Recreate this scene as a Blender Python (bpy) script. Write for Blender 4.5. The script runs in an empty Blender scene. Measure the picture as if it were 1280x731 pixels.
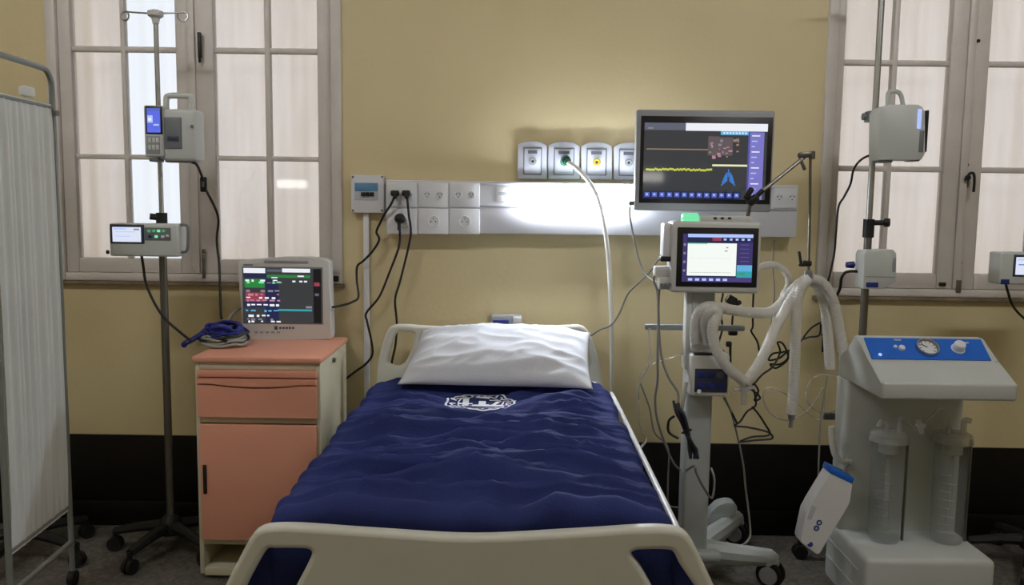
import bpy, bmesh, math, random
from mathutils import Vector as V, Matrix, noise
random.seed(7)
sc = bpy.context.scene
C = sc.collection

# ---------------------------------------------------------------- camera
F = 1070.0
CAM = V((0.0, -3.8, 1.5))
PITCH, YAW, ROLL = math.radians(6.08), math.radians(0.40), math.radians(0.75)
ROT = (Matrix.Rotation(YAW, 3, 'Z') @ Matrix.Rotation(math.pi/2 - PITCH, 3, 'X') @ Matrix.Rotation(ROLL, 3, 'Z'))
cd = bpy.data.cameras.new('camera')
cd.sensor_width = 36.0
cd.lens = 36.0 * F / 1280.0
cd.clip_start = 0.05
cam = bpy.data.objects.new('camera', cd)
C.objects.link(cam)
cam.matrix_world = Matrix.Translation(CAM) @ ROT.to_4x4()
sc.camera = cam

# ---------------------------------------------------------------- world, exposure
w = bpy.data.worlds.new('overcast_sky')
sc.world = w
w.use_nodes = True
bg = w.node_tree.nodes['Background']
bg.inputs[0].default_value = (0.93, 0.95, 1.0, 1)
bg.inputs[1].default_value = 1.55
sc.view_settings.view_transform = 'Standard'
sc.view_settings.look = 'None'
sc.view_settings.exposure = 0.0
sc.view_settings.gamma = 1.0
sc.view_settings.use_curve_mapping = False
CEIL_EMIT = 77.0      # ceiling tubes
LAMP_EMIT = 88.0      # bedhead lamp

# ---------------------------------------------------------------- helpers
def ray(px, py):
    return ROT @ V(((px - 640) / F, (365.5 - py) / F, -1.0))
def P(px, py, Y):
    d = ray(px, py); return CAM + d * ((Y - CAM.y) / d.y)
def PZ(px, py, z):
    d = ray(px, py); return CAM + d * ((z - CAM.z) / d.z)
def lin(c):
    c = c / 255.0
    return c / 12.92 if c <= 0.04045 else ((c + 0.055) / 1.055) ** 2.4
def rgb(c): return (lin(c[0]), lin(c[1]), lin(c[2]), 1.0)

MATS = {}
def M(name, col, rough=0.5, metal=0.0, var=0.06, vscale=6.0, bump=0.0, bscale=60.0, coat=0.0, emit=0.0, spec=0.5, stretch=None):
    if name in MATS: return MATS[name]
    m = bpy.data.materials.new(name); m.use_nodes = True
    nt = m.node_tree; n = nt.nodes; b = n['Principled BSDF']
    b.inputs['Roughness'].default_value = rough
    b.inputs['Metallic'].default_value = metal
    b.inputs['Specular IOR Level'].default_value = spec
    b.inputs['Coat Weight'].default_value = coat
    c = rgb(col)
    tc = n.new('ShaderNodeTexCoord')
    src = tc.outputs['Object']
    if stretch:
        mp = n.new('ShaderNodeMapping'); mp.inputs['Scale'].default_value = stretch
        nt.links.new(src, mp.inputs[0]); src = mp.outputs[0]
    nz = n.new('ShaderNodeTexNoise'); nz.inputs['Scale'].default_value = vscale; nz.inputs['Detail'].default_value = 5
    nt.links.new(src, nz.inputs['Vector'])
    cr = n.new('ShaderNodeValToRGB')
    cr.color_ramp.elements[0].position = 0.3; cr.color_ramp.elements[1].position = 0.7
    cr.color_ramp.elements[0].color = tuple(x * (1 - var) for x in c[:3]) + (1,)
    cr.color_ramp.elements[1].color = tuple(min(1, x * (1 + var)) for x in c[:3]) + (1,)
    nt.links.new(nz.outputs['Fac'], cr.inputs[0])
    nt.links.new(cr.outputs[0], b.inputs['Base Color'])
    if emit:
        b.inputs['Emission Color'].default_value = c
        b.inputs['Emission Strength'].default_value = emit
    if bump:
        nb = n.new('ShaderNodeTexNoise'); nb.inputs['Scale'].default_value = bscale; nb.inputs['Detail'].default_value = 4
        nt.links.new(src, nb.inputs['Vector'])
        bp = n.new('ShaderNodeBump'); bp.inputs['Strength'].default_value = bump; bp.inputs['Distance'].default_value = 0.01
        nt.links.new(nb.outputs['Fac'], bp.inputs['Height']); nt.links.new(bp.outputs[0], b.inputs['Normal'])
    MATS[name] = m
    return m
def E(name, col, s=1.0, rough=0.05):
    """a lit piece of a screen or a lamp: dark glossy cover that gives off light"""
    if name in MATS: return MATS[name]
    m = bpy.data.materials.new(name); m.use_nodes = True
    b = m.node_tree.nodes['Principled BSDF']
    b.inputs['Base Color'].default_value = (0.01, 0.01, 0.012, 1)
    b.inputs['Roughness'].default_value = rough
    b.inputs['Emission Color'].default_value = rgb(col)
    b.inputs['Emission Strength'].default_value = s
    MATS[name] = m
    return m
def mixmat(name, fac, build):
    m = bpy.data.materials.new(name); m.use_nodes = True
    nt = m.node_tree; n = nt.nodes
    for x in list(n):
        if x.type != 'OUTPUT_MATERIAL': n.remove(x)
    out = [x for x in n if x.type == 'OUTPUT_MATERIAL'][0]
    mx = n.new('ShaderNodeMixShader')
    a, b, f = build(nt, n)
    if f is not None: nt.links.new(f, mx.inputs[0])
    else: mx.inputs[0].default_value = fac
    nt.links.new(a, mx.inputs[1]); nt.links.new(b, mx.inputs[2])
    nt.links.new(mx.outputs[0], out.inputs[0])
    MATS[name] = m
    return m
def _glass(nt, n):
    t = n.new('ShaderNodeBsdfTransparent'); t.inputs[0].default_value = (0.94, 0.94, 0.93, 1)
    g = n.new('ShaderNodeBsdfGlossy'); g.inputs['Roughness'].default_value = 0.03
    fr = n.new('ShaderNodeFresnel'); fr.inputs[0].default_value = 1.5
    return t.outputs[0], g.outputs[0], fr.outputs[0]
mixmat('pane_glass', 0, _glass)
def _curtain(nt, n):
    d = n.new('ShaderNodeBsdfDiffuse'); t = n.new('ShaderNodeBsdfTranslucent')
    tc = n.new('ShaderNodeTexCoord'); mp = n.new('ShaderNodeMapping'); mp.inputs['Scale'].default_value = (9, 9, 1.2)
    nz = n.new('ShaderNodeTexNoise'); nz.inputs['Scale'].default_value = 1.6; nz.inputs['Detail'].default_value = 6
    cr = n.new('ShaderNodeValToRGB')
    cr.color_ramp.elements[0].position = 0.3; cr.color_ramp.elements[1].position = 0.72
    cr.color_ramp.elements[0].color = rgb((226, 216, 209)); cr.color_ramp.elements[1].color = rgb((238, 230, 224))
    nt.links.new(tc.outputs['Object'], mp.inputs[0]); nt.links.new(mp.outputs[0], nz.inputs['Vector'])
    nt.links.new(nz.outputs['Fac'], cr.inputs[0])
    nt.links.new(cr.outputs[0], d.inputs[0]); nt.links.new(cr.outputs[0], t.inputs[0])
    return d.outputs[0], t.outputs[0], None
mixmat('curtain_cloth', 0.62, _curtain)
def _net(nt, n):
    t = n.new('ShaderNodeBsdfTransparent'); d = n.new('ShaderNodeBsdfTranslucent'); d.inputs[0].default_value = rgb((224, 228, 234))
    return t.outputs[0], d.outputs[0], None
mixmat('sky_view_net', 0.90, _net)  # bluish tone stands in for sky seen through the curtain gap
def _clear(col, rough):
    def f(nt, n):
        t = n.new('ShaderNodeBsdfTransparent'); t.inputs[0].default_value = (0.93, 0.94, 0.94, 1)
        g = n.new('ShaderNodeBsdfPrincipled'); g.inputs['Base Color'].default_value = rgb(col); g.inputs['Roughness'].default_value = rough
        g.inputs['Coat Weight'].default_value = 0.4
        return t.outputs[0], g.outputs[0], None
    return f
mixmat('clear_jar', 0.13, _clear((205, 208, 208), 0.1))
mixmat('clear_lid', 0.42, _clear((215, 216, 214), 0.2))
mixmat('hose_plastic', 0.66, _clear((232, 230, 224), 0.35))
mixmat('clear_tube', 0.38, _clear((215, 210, 195), 0.2))

class MB:
    def __init__(s): s.bm = bmesh.new()
    def add(s, tmp, mat=None):
        if mat is not None: bmesh.ops.transform(tmp, matrix=mat, verts=tmp.verts)
        me = bpy.data.meshes.new('tmp'); tmp.to_mesh(me); tmp.free()
        s.bm.from_mesh(me); bpy.data.meshes.remove(me); return s
    def box(s, c, sz, bev=0.0, rot=None, seg=2):
        t = bmesh.new(); bmesh.ops.create_cube(t, size=1.0)
        bmesh.ops.scale(t, vec=sz, verts=t.verts)
        if bev: bmesh.ops.bevel(t, geom=t.edges[:] , offset=min(bev, min(sz) * 0.48), segments=seg, affect='EDGES', profile=0.5)
        m = Matrix.Translation(c)
        if rot is not None: m = m @ rot.to_4x4()
        return s.add(t, m)
    def bb(s, x0, x1, y0, y1, z0, z1, bev=0.0, seg=2):
        return s.box(((x0+x1)/2, (y0+y1)/2, (z0+z1)/2), (abs(x1-x0), abs(y1-y0), abs(z1-z0)), bev, None, seg)
    def px(s, x0, y0, x1, y1, Yf, dep, bev=0.0, seg=2):
        """a box whose front face, at depth Yf, spans the given picture rectangle"""
        xm, ym = (x0+x1)/2, (y0+y1)/2
        a, b = P(x0, ym, Yf).x, P(x1, ym, Yf).x
        t, u = P(xm, y0, Yf).z, P(xm, y1, Yf).z
        return s.bb(a, b, Yf, Yf + dep, u, t, bev, seg)
    def cyl(s, p0, p1, r0, r1=None, n=18, cap=True):
        p0, p1 = V(p0), V(p1); d = p1 - p0
        t = bmesh.new(); bmesh.ops.create_cone(t, cap_ends=cap, segments=n, radius1=r0, radius2=r0 if r1 is None else r1, depth=d.length)
        q = V((0, 0, 1)).rotation_difference(d.normalized())
        return s.add(t, Matrix.Translation((p0 + p1) / 2) @ q.to_matrix().to_4x4())
    def tube(s, pts, r, n=8, closed=False, rf=None):
        pts = [V(p) for p in pts]; N = len(pts); bm = s.bm; rings = []
        prev = None
        for i, p in enumerate(pts):
            if closed: t = pts[(i+1) % N] - pts[i-1]
            else: t = pts[min(i+1, N-1)] - pts[max(i-1, 0)]
            t.normalize()
            if prev is None:
                a = t.orthogonal().normalized()
            else:
                a = prev - t * prev.dot(t)
                a = a.normalized() if a.length > 1e-6 else t.orthogonal().normalized()
            prev = a; b = t.cross(a)
            rr = r if rf is None else rf(i)
            rings.append([bm.verts.new(p + (a * math.cos(2*math.pi*k/n) + b * math.sin(2*math.pi*k/n)) * rr) for k in range(n)])
        for i in range(N if closed else N - 1):
            A, B = rings[i], rings[(i+1) % N]
            for k in range(n):
                bm.faces.new((A[k], A[(k+1) % n], B[(k+1) % n], B[k]))
        if not closed:
            bm.faces.new(rings[0][::-1]); bm.faces.new(rings[-1])
        return s
    def lathe(s, prof, o, n=28, axis=None):
        t = bmesh.new(); rings = []
        for r, z in prof:
            rings.append([t.verts.new((max(r, 1e-4) * math.cos(2*math.pi*k/n), max(r, 1e-4) * math.sin(2*math.pi*k/n), z)) for k in range(n)])
        for A, B in zip(rings, rings[1:]):
            for k in range(n): t.faces.new((A[k], A[(k+1) % n], B[(k+1) % n], B[k]))
        m = Matrix.Translation(o)
        if axis is not None: m = m @ V((0, 0, 1)).rotation_difference(V(axis).normalized()).to_matrix().to_4x4()
        return s.add(t, m)
    def prism(s, pts, d):
        """closed outline pts (3D, planar) extruded by vector d"""
        bm = s.bm; d = V(d)
        a = [bm.verts.new(V(p)) for p in pts]; b = [bm.verts.new(V(p) + d) for p in pts]
        n = len(a); bm.faces.new(a); bm.faces.new(b[::-1])
        for i in range(n): bm.faces.new((a[i], b[i], b[(i+1) % n], a[(i+1) % n]))
        return s
    def grid(s, f, nu, nv):
        bm = s.bm
        g = [[bm.verts.new(f(i / nu, j / nv)) for i in range(nu + 1)] for j in range(nv + 1)]
        for j in range(nv):
            for i in range(nu): bm.faces.new((g[j][i], g[j][i+1], g[j+1][i+1], g[j+1][i]))
        return s
    def bevel(s, off, seg=2):
        bmesh.ops.bevel(s.bm, geom=s.bm.edges[:], offset=off, segments=seg, affect='EDGES', profile=0.5); return s
    def mesh(s, name, ang=35):
        bmesh.ops.recalc_face_normals(s.bm, faces=s.bm.faces)
        me = bpy.data.meshes.new(name); s.bm.to_mesh(me); s.bm.free()
        me.shade_smooth(); me.set_sharp_from_angle(angle=math.radians(ang))
        return me
    def build(s, name, mat, parent=None, ang=35):
        me = s.mesh(name, ang)
        return link(name, me, mat, parent)
def link(name, me, mat, parent=None):
    for m in (mat if isinstance(mat, (list, tuple)) else [mat]):
        me.materials.append(MATS[m] if isinstance(m, str) else m)
    o = bpy.data.objects.new(name, me); C.objects.link(o)
    if parent is not None:
        o.parent = parent
        r = parent
        while r.parent: r = r.parent
        if parent.parent is None and parent.type == 'EMPTY':
            o.matrix_parent_inverse = Matrix.LocRotScale(parent.location, parent.rotation_euler, None).inverted()
    return o
def tag(o, label, cat, group=None, kind=None):
    if label: o['label'] = label
    if cat: o['category'] = cat
    if group: o['group'] = group
    if kind: o['kind'] = kind
    return o
def struct(o): o['kind'] = 'structure'; return o
def thing(name, label, cat, loc=(0, 0, 0), group=None):
    o = bpy.data.objects.new(name, None); C.objects.link(o); o.location = loc
    o.empty_display_size = 0.05
    return tag(o, label, cat, group)
def spl(pts, m=8, closed=False):
    pts = [V(p) for p in pts]; N = len(pts); out = []
    rng = range(N) if closed else range(N - 1)
    for i in rng:
        if closed: p0, p1, p2, p3 = pts[i-1], pts[i], pts[(i+1) % N], pts[(i+2) % N]
        else: p0, p1, p2, p3 = pts[max(i-1, 0)], pts[i], pts[i+1], pts[min(i+2, N-1)]
        for k in range(m):
            t = k / m
            out.append(0.5 * ((2*p1) + (p2-p0)*t + (2*p0-5*p1+4*p2-p3)*t*t + (3*p1-p0-3*p2+p3)*t**3))
    if not closed: out.append(pts[-1])
    return out
def pl(*pts): return [P(*p) for p in pts]
def cable(name, label, pts, r, mat, group=None, m=8, n=7):
    o = MB().tube(spl(pl(*pts), m), r, n).build(name, mat)
    return tag(o, label, 'cable', group)
def plate2d(name, loops, Y, thick, bev, mat, parent):
    """board in an XZ plane: first loop the outline, the rest holes"""
    cu = bpy.data.curves.new(name, 'CURVE'); cu.dimensions = '2D'; cu.fill_mode = 'BOTH'
    cu.extrude = thick / 2 - bev; cu.offset = -bev; cu.bevel_depth = bev; cu.bevel_resolution = 3
    for lp in loops:
        sp = cu.splines.new('POLY'); sp.points.add(len(lp) - 1); sp.use_cyclic_u = True
        for i, p in enumerate(lp): sp.points[i].co = (p[0], p[1], 0, 1)
    t = bpy.data.objects.new(name, cu); C.objects.link(t)
    dg = bpy.context.evaluated_depsgraph_get()
    me = bpy.data.meshes.new_from_object(t.evaluated_get(dg))
    bpy.data.objects.remove(t); bpy.data.curves.remove(cu)
    me.transform(Matrix.Translation((0, Y, 0)) @ Matrix.Rotation(math.pi/2, 4, 'X'))
    me.materials.clear()
    me.shade_smooth(); me.set_sharp_from_angle(angle=math.radians(40))
    return link(name, me, mat, parent)
def screen(parent, x0, y0, x1, y1, Yf, bgmat, rects, name='screen'):
    """lit display, front at Yf; rects are (u0,v0,u1,v1,material) of it, drawn as thin layers"""
    xm, ym = (x0+x1)/2, (y0+y1)/2
    X0, X1 = P(x0, ym, Yf).x, P(x1, ym, Yf).x
    Z0, Z1 = P(xm, y0, Yf).z, P(xm, y1, Yf).z
    s = MB().bb(X0, X1, Yf, Yf + 0.003, Z1, Z0).build(name, bgmat, parent)
    mats = []; bm = bmesh.new(); k = 0
    for u0, v0, u1, v1, mt in rects:
        if mt not in mats: mats.append(mt)
        k += 1; y = Yf - 0.0006 - 0.00002 * k
        vs = [bm.verts.new((X0 + (X1-X0)*u, y, Z0 + (Z1-Z0)*v)) for u, v in ((u0, v0), (u0, v1), (u1, v1), (u1, v0))]
        f = bm.faces.new(vs); f.material_index = mats.index(mt)
    me = bpy.data.meshes.new('screen_graphics'); bm.to_mesh(me); bm.free()
    g = link('screen_graphics', me, mats, None)
    g.parent = s
    return s

# ---------------------------------------------------------------- materials
M('wall_paint', (213, 199, 156), 0.55, var=0.035, vscale=2.2, bump=0.10, bscale=45)
M('ceiling_paint', (225, 220, 205), 0.8)
M('wainscot_paint', (13, 10, 10), 0.4, var=0.25, vscale=5, bump=0.1, bscale=25, spec=0.25)
M('window_paint', (212, 206, 200), 0.45, var=0.05, vscale=8, bump=0.12, bscale=40)
M('sill_dirt', (120, 104, 84), 0.8, var=0.3, vscale=14)
M('white_plastic', (222, 224, 226), 0.38, var=0.02)
M('offwhite_plastic', (206, 208, 205), 0.4, var=0.02)
M('pump_plastic', (198, 203, 200), 0.4, var=0.02)
M('grey_plastic', (150, 154, 158), 0.42, var=0.03)
M('midgrey_plastic', (112, 118, 122), 0.45, var=0.03)
M('dark_plastic', (24, 24, 27), 0.35, var=0.05)
M('black_rubber', (16, 16, 17), 0.55, var=0.1)
M('black_cord', (20, 19, 20), 0.45, var=0.1)
M('steel', (178, 180, 180), 0.42, metal=1.0, var=0.05)
M('dull_steel', (120, 118, 112), 0.4, metal=0.8, var=0.06)
M('bed_plastic', (214, 214, 204), 0.42, var=0.015)
M('salmon_laminate', (226, 160, 134), 0.4, var=0.025)
M('cream_laminate', (205, 200, 175), 0.45, var=0.02)
M('sheet_cloth', (222, 222, 220), 0.85, var=0.02, bump=0.15, bscale=300)
M('pillow_cloth', (208, 212, 219), 0.85, var=0.02, bump=0.12, bscale=260)
M("navy_cloth", (40, 50, 104), 0.8, var=0.12, vscale=5, bump=0.2, bscale=220, spec=0.2)
M('screen_cloth', (236, 240, 238), 0.85, var=0.03, bump=0.1, bscale=250)
M('frame_paint', (138, 144, 140), 0.4, metal=0.2, var=0.04)
M('blue_cord', (32, 42, 130), 0.4, var=0.1)
M('grey_cord', (150, 150, 140), 0.45, var=0.06)
M('lightgrey_cord', (120, 120, 118), 0.5, var=0.06)
M('blue_panel', (18, 100, 205), 0.4, var=0.03)
M('deep_blue', (26, 44, 120), 0.4, var=0.05)
M('green_plastic', (12, 92, 66), 0.4, var=0.05)
M('yellow_plastic', (196, 168, 60), 0.4, var=0.05)
M('vent_paint', (174, 180, 180), 0.4, var=0.02)
M('suction_plastic', (190, 195, 192), 0.42, var=0.02)
M('plate_plastic', (192, 197, 208), 0.3, var=0.03)
M('keypad_dark', (52, 58, 78), 0.4, var=0.06)
M('aluminium_panel', (212, 214, 220), 0.35, var=0.015)
M('print_white', (225, 228, 238), 0.7, var=0.05)
M('ink_grey', (80, 82, 92), 0.5, var=0.05)
M('hose_white', (226, 226, 220), 0.4, var=0.02)
E('lamp_glow', (240, 245, 255), LAMP_EMIT)
E('tube_glow', (252, 250, 252), CEIL_EMIT)
E('opp_glow', (255, 250, 242), 8.0)
for nm, c in dict(s_dark=(54, 56, 60), s_black=(14, 14, 18), s_white=(236, 238, 246), s_greybar=(92, 96, 112), s_lav=(122, 118, 196),
                  s_lavd=(84, 80, 150), s_orange=(150, 128, 108), s_yellow=(196, 200, 70), s_pale=(232, 232, 190), s_txt=(136, 130, 136), s_brown=(92, 84, 88),
                  s_blue=(60, 120, 200), s_btn=(86, 104, 190), s_cyan=(96, 176, 220), s_navy=(30, 36, 74), s_navy2=(58, 50, 104), s_teal=(50, 160, 170),
                  s_green=(60, 150, 90), s_led=(120, 230, 170), s_paper=(244, 250, 244), s_purple=(72, 60, 120), s_pink=(190, 130, 150),
                  s_lcdblue=(92, 108, 226), s_lcdlight=(176, 196, 255), s_lcdwhite=(218, 226, 244), s_slate=(58, 66, 82), s_redk=(150, 60, 80),
                  s_mgreen=(40, 130, 60)).items():
    E(nm, c)

# floor: dark speckled terrazzo
def floor_mat():
    m = M('terrazzo', (104, 101, 96), 0.38, var=0.2, vscale=1.2)
    nt = m.node_tree; n = nt.nodes; b = n['Principled BSDF']
    old = b.inputs['Base Color'].links[0].from_socket
    tc = n.new('ShaderNodeTexCoord'); vo = n.new('ShaderNodeTexVoronoi'); vo.inputs['Scale'].default_value = 60
    nt.links.new(tc.outputs['Object'], vo.inputs['Vector'])
    cr = n.new('ShaderNodeValToRGB'); cr.color_ramp.elements[0].color = (0.35, 0.35, 0.35, 1); cr.color_ramp.elements[1].color = (1.5, 1.45, 1.4, 1)
    nt.links.new(vo.outputs['Color'], cr.inputs[0])
    mx = n.new('ShaderNodeMix'); mx.data_type = 'RGBA'; mx.blend_type = 'MULTIPLY'; mx.inputs[0].default_value = 0.8
    nt.links.new(old, mx.inputs[6]); nt.links.new(cr.outputs[0], mx.inputs[7]); nt.links.new(mx.outputs[2], b.inputs['Base Color'])
floor_mat()

# ---------------------------------------------------------------- room shell
XL, XR, YB, ZC = -4.2, 4.6, -6.0, 3.7
struct(MB().bb(XL, XR, YB, 0.3, -0.1, 0).build('floor', 'terrazzo'))
struct(MB().bb(XL, XR, YB, 0.3, ZC, ZC + 0.1).build('ceiling', 'ceiling_paint'))
struct(MB().bb(XL - 0.1, XL, YB, 0.3, 0, ZC).build('wall_left', 'wall_paint'))
struct(MB().bb(XR, XR + 0.1, YB, 0.3, 0, ZC).build('wall_right', 'wall_paint'))
struct(MB().bb(XL, XR, YB - 0.1, YB, 0, ZC).build('wall_front', 'wall_paint'))

def window_dims(outl, cols, mid, outr, rows, sill, xref):
    X = lambda p: P(p, 130, 0).x
    Z = lambda p: P(xref, p, 0).z
    return dict(xl=X(outl), xr=X(outr), cols=[X(c) for c in cols], mid=X(mid), rows=[Z(r) for r in rows], sill=Z(sill))
W1 = window_dims(62, [91, 152, 158, 221, 268, 331, 338, 397], 239.5, 427, [324, 200, 194, 65.5, 58.5], 352, 245)
m2 = 1208
W2 = window_dims(1030, [1053, 1113, 1120, 1185, 1233, 1298, 1305, 1365], m2, 1388, [342, 215, 208, 82, 75], 371, 1160)
def extend_rows(Wd):
    r = Wd['rows']; pitch = r[3] - r[1]
    r += [r[3] + pitch, r[4] + pitch]
    Wd['top_pane'] = r[5]
    return r
ZT = {}
for Wd in (W1, W2):
    r = Wd['rows']; pitch = r[3] - r[1]
    # rows: pane 1 = r0..r1, pane 2 = r2..r3, pane 3 = r4..r4+pitch
    Wd['panes'] = [(r[0], r[1]), (r[2], r[3]), (r[4], r[4] + pitch - 0.03)]
    Wd['top'] = Wd['panes'][2][1] + 0.12
# back wall with the two window openings
wb = MB()
xs = [XL, W1['xl'] + .02, W1['xr'] - .02, W2['xl'] + .02, W2['xr'] - .02, XR]
for i in range(5):
    if i in (1, 3):
        Wd = W1 if i == 1 else W2
        wb.bb(xs[i], xs[i+1], 0, 0.3, 0, Wd['sill'] + 0.02)
        wb.bb(xs[i], xs[i+1], 0, 0.3, Wd['top'] - 0.02, ZC)
    else:
        wb.bb(xs[i], xs[i+1], 0, 0.3, 0, ZC)
struct(wb.build('wall_back', 'wall_paint'))
zw = P(520, 548, 0).z
struct(MB().bb(XL, XR, -0.014, -0.0005, 0, zw, 0.004).build('trim_1', 'wainscot_paint'))['label'] = 'dark brown painted dado along the back wall'
zb = P(940, 635.5, 0).z
struct(MB().bb(XL, XR, -0.03, -0.0145, 0, zb, 0.006).build('baseboard_back', 'wainscot_paint'))

def make_window(name, Wd, bolts):
    root = bpy.data.objects.new(name, None); C.objects.link(root); struct(root)
    root.location = (Wd['mid'], 0, Wd['sill'])
    xl, xr, zs, zt, mid = Wd['xl'], Wd['xr'], Wd['sill'], Wd['top'], Wd['mid']
    fw = 0.045
    f = MB()
    f.bb(xl, xl + fw, -0.018, 0.10, zs, zt, 0.006).bb(xr - fw, xr, -0.018, 0.10, zs, zt, 0.006)
    f.bb(xl, xr, -0.018, 0.10, zt - 0.05, zt, 0.006).bb(xl, xr, -0.012, 0.10, zs, zs + 0.035, 0.006)
    f.build('window_frame', 'window_paint', root)
    MB().bb(xl - 0.01, xr + 0.01, -0.026, 0.0, zs - 0.018, zs - 0.001, 0.004).build('window_sill', 'sill_dirt', root)
    cols, panes = Wd['cols'], Wd['panes']
    for k in range(2):
        c = cols[4*k:4*k+4]
        a, b = (xl + fw + 0.002, mid - 0.002) if k == 0 else (mid + 0.002, xr - fw - 0.002)
        z0, z1 = zs + 0.037, zt - 0.052
        m = MB()
        m.bb(a, c[0], 0.0, 0.05, z0, z1, 0.005).bb(c[3], b, 0.0, 0.05, z0, z1, 0.005)
        m.bb(c[0], c[3], 0.0, 0.05, z0, panes[0][0], 0.005).bb(c[0], c[3], 0.0, 0.05, panes[2][1], z1, 0.005)
        leaf = m.build('casement', 'window_paint', root)
        def sub(mb, nm, mt):
            o = mb.build(nm, mt); o.parent = leaf; o.matrix_parent_inverse = leaf.matrix_parent_inverse.inverted() @ leaf.matrix_parent_inverse
            o.matrix_parent_inverse = Matrix()
            return o
        sub(MB().bb(c[1], c[2], 0.004, 0.042, panes[0][0], panes[2][1], 0.006), 'glazing_bar', 'window_paint')
        for (p, q) in ((0, 1), (1, 2)):
            sub(MB().bb(c[0], c[3], 0.006, 0.040, panes[p][1], panes[q][0], 0.006), 'glazing_bar', 'window_paint')
        for (za, zb_) in panes:
            for (ca, cb) in ((c[0], c[1]), (c[2], c[3])):
                sub(MB().bb(ca - .004, cb + .004, 0.024, 0.028, za - .004, zb_ + .004), 'pane', 'pane_glass')
        # small raised moulding along the meeting stile
        if k == 1:
            sub(MB().bb(mid - 0.012, mid + 0.022, -0.012, 0.0, z0, z1, 0.006), 'cover_strip', 'window_paint')
    bolts(root)
    return root
def bolts1(root):
    MB().px(246.5, 40, 251, 72, -0.026, 0.014, 0.003).px(247.5, 66, 250.5, 78, -0.02, 0.008, 0.002).build('bolt', 'black_rubber', root)
    for (x, y) in ((252, 176), (252, 187), (254, 314), (254, 325)):
        MB().px(x - 2, y - 3, x + 2, y + 3, -0.022, 0.01, 0.002).build('screw', 'dull_steel', root)
    MB().px(252.5, 318, 256, 348, -0.02, 0.008, 0.002).build('bolt_rod', 'dull_steel', root)
    MB().px(415.5, 345, 423, 352, -0.03, 0.012, 0.003).build('hinge_pin', 'black_rubber', root)
def bolts2(root):
    p = P(1216, 219, -0.02)
    m = MB().cyl(P(1210, 222, 0.0), P(1210, 222, -0.03), 0.012)
    m.tube(spl(pl((1209, 224, -.03), (1212, 217, -.035), (1217, 217, -.04), (1218, 226, -.045), (1217, 240, -.045)), 6), 0.006, 8)
    m.build('handle', 'black_rubber', root)
    MB().px(1205, 218, 1212, 234, -0.006, 0.006, 0.002).build('handle_plate', 'dull_steel', root)
    for (x, y) in ((1223, 51), (1209, 206), (1200, 328)):
        MB().cyl(P(x, y, 0.0), P(x, y, -0.006), 0.008, n=10).build('screw', 'black_rubber', root)
    MB().px(1196, 350, 1202, 366, -0.02, 0.02, 0.003).build('bolt_rod', 'dull_steel', root)
    MB().px(1175, 353, 1183, 358, -0.012, 0.014, 0.003).build('latch', 'black_rubber', root)
make_window('window_1', W1, bolts1)
make_window('window_2', W2, bolts2)
# curtains behind the glass
def curtain(x0, x1, z0, z1, label, ph):
    def f(u, v):
        x = x0 + (x1 - x0) * u
        return (x, 0.135 + 0.006 * math.sin(x * 42 + ph) + 0.003 * math.sin(x * 97 + ph * 2), z0 + (z1 - z0) * v)
    tag(MB().grid(f, 90, 6).build('curtain', 'curtain_cloth'), label, 'curtain', 'curtains behind the window glass')
gap = P(156, 130, 0.13).x
curtain(W1['xl'] + .03, gap, W1['sill'] + .03, W1['top'] - .03, 'pale curtain behind the left pane columns of the left window', 0.3)
curtain(P(262, 130, .13).x, W1['xr'] - .03, W1['sill'] + .03, W1['top'] - .03, 'pale pinkish curtain behind the right leaf of the left window', 1.4)
curtain(W2['xl'] + .03, W2['mid'], W2['sill'] + .03, W2['top'] - .03, 'pale curtain behind the leaf above the suction unit', 2.2)
curtain(W2['mid'] + .005, W2['xr'] - .03, W2['sill'] + .03, W2['top'] - .03, 'pale curtain behind the window leaf at the right picture edge', 3.1)
# added net imitating the bright outside view in the pane column the curtain leaves free
tag(MB().grid(lambda u, v: (gap - .02 + (P(262, 130, .13).x - gap + .05) * u, 0.175 + 0.006 * math.sin(u * 30), W1['sill'] + .03 + (W1['top'] - W1['sill'] - .06) * v), 40, 4)
    .build('curtain', 'sky_view_net'), 'added bluish net strip imitating the bright outside view behind the pane beside the drip stand', 'curtain', 'curtains behind the window glass')

# ceiling tube lights (above and behind the camera)
for i, (x, y, lb) in enumerate(((-2.0, -2.6, 'long tube light on ceiling above the left of the ward'), (2.0, -2.6, 'long tube light on ceiling above the right of the ward'))):
    t = thing('ceiling_light', lb, 'light', (x, y, ZC), 'ceiling tube lights')
    MB().bb(x - .65, x + .65, y - .1, y + .1, ZC - .05, ZC, 0.01).build('housing', 'white_plastic', t)
    for s in (-1, 1):
        MB().cyl((x - .6, y + s * .05, ZC - .075), (x + .6, y + s * .05, ZC - .075), 0.02, n=14).build('tube', 'tube_glow', t)
# lamps of the beds on the opposite wall (they mirror in the glass)
for (p, lb) in ((P(367, 230, 6.0 + 0.05), 'bedhead lamp on the opposite wall, left'), (P(808, 221, 6.0 - 0.8), 'bedhead lamp on the opposite wall, right')):
    t = thing('wall_lamp', lb, 'light', (p.x, YB, p.z), 'opposite bedhead lamps')
    MB().bb(p.x - .7, p.x + .7, YB, YB + .06, p.z - .12, p.z + .12, 0.01).build('housing', 'aluminium_panel', t)
    MB().bb(p.x - .17, p.x + .17, YB + .06, YB + .09, p.z - .045, p.z + .045, 0.015).build('lamp_diffuser', 'opp_glow', t)
#PART2

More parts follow.
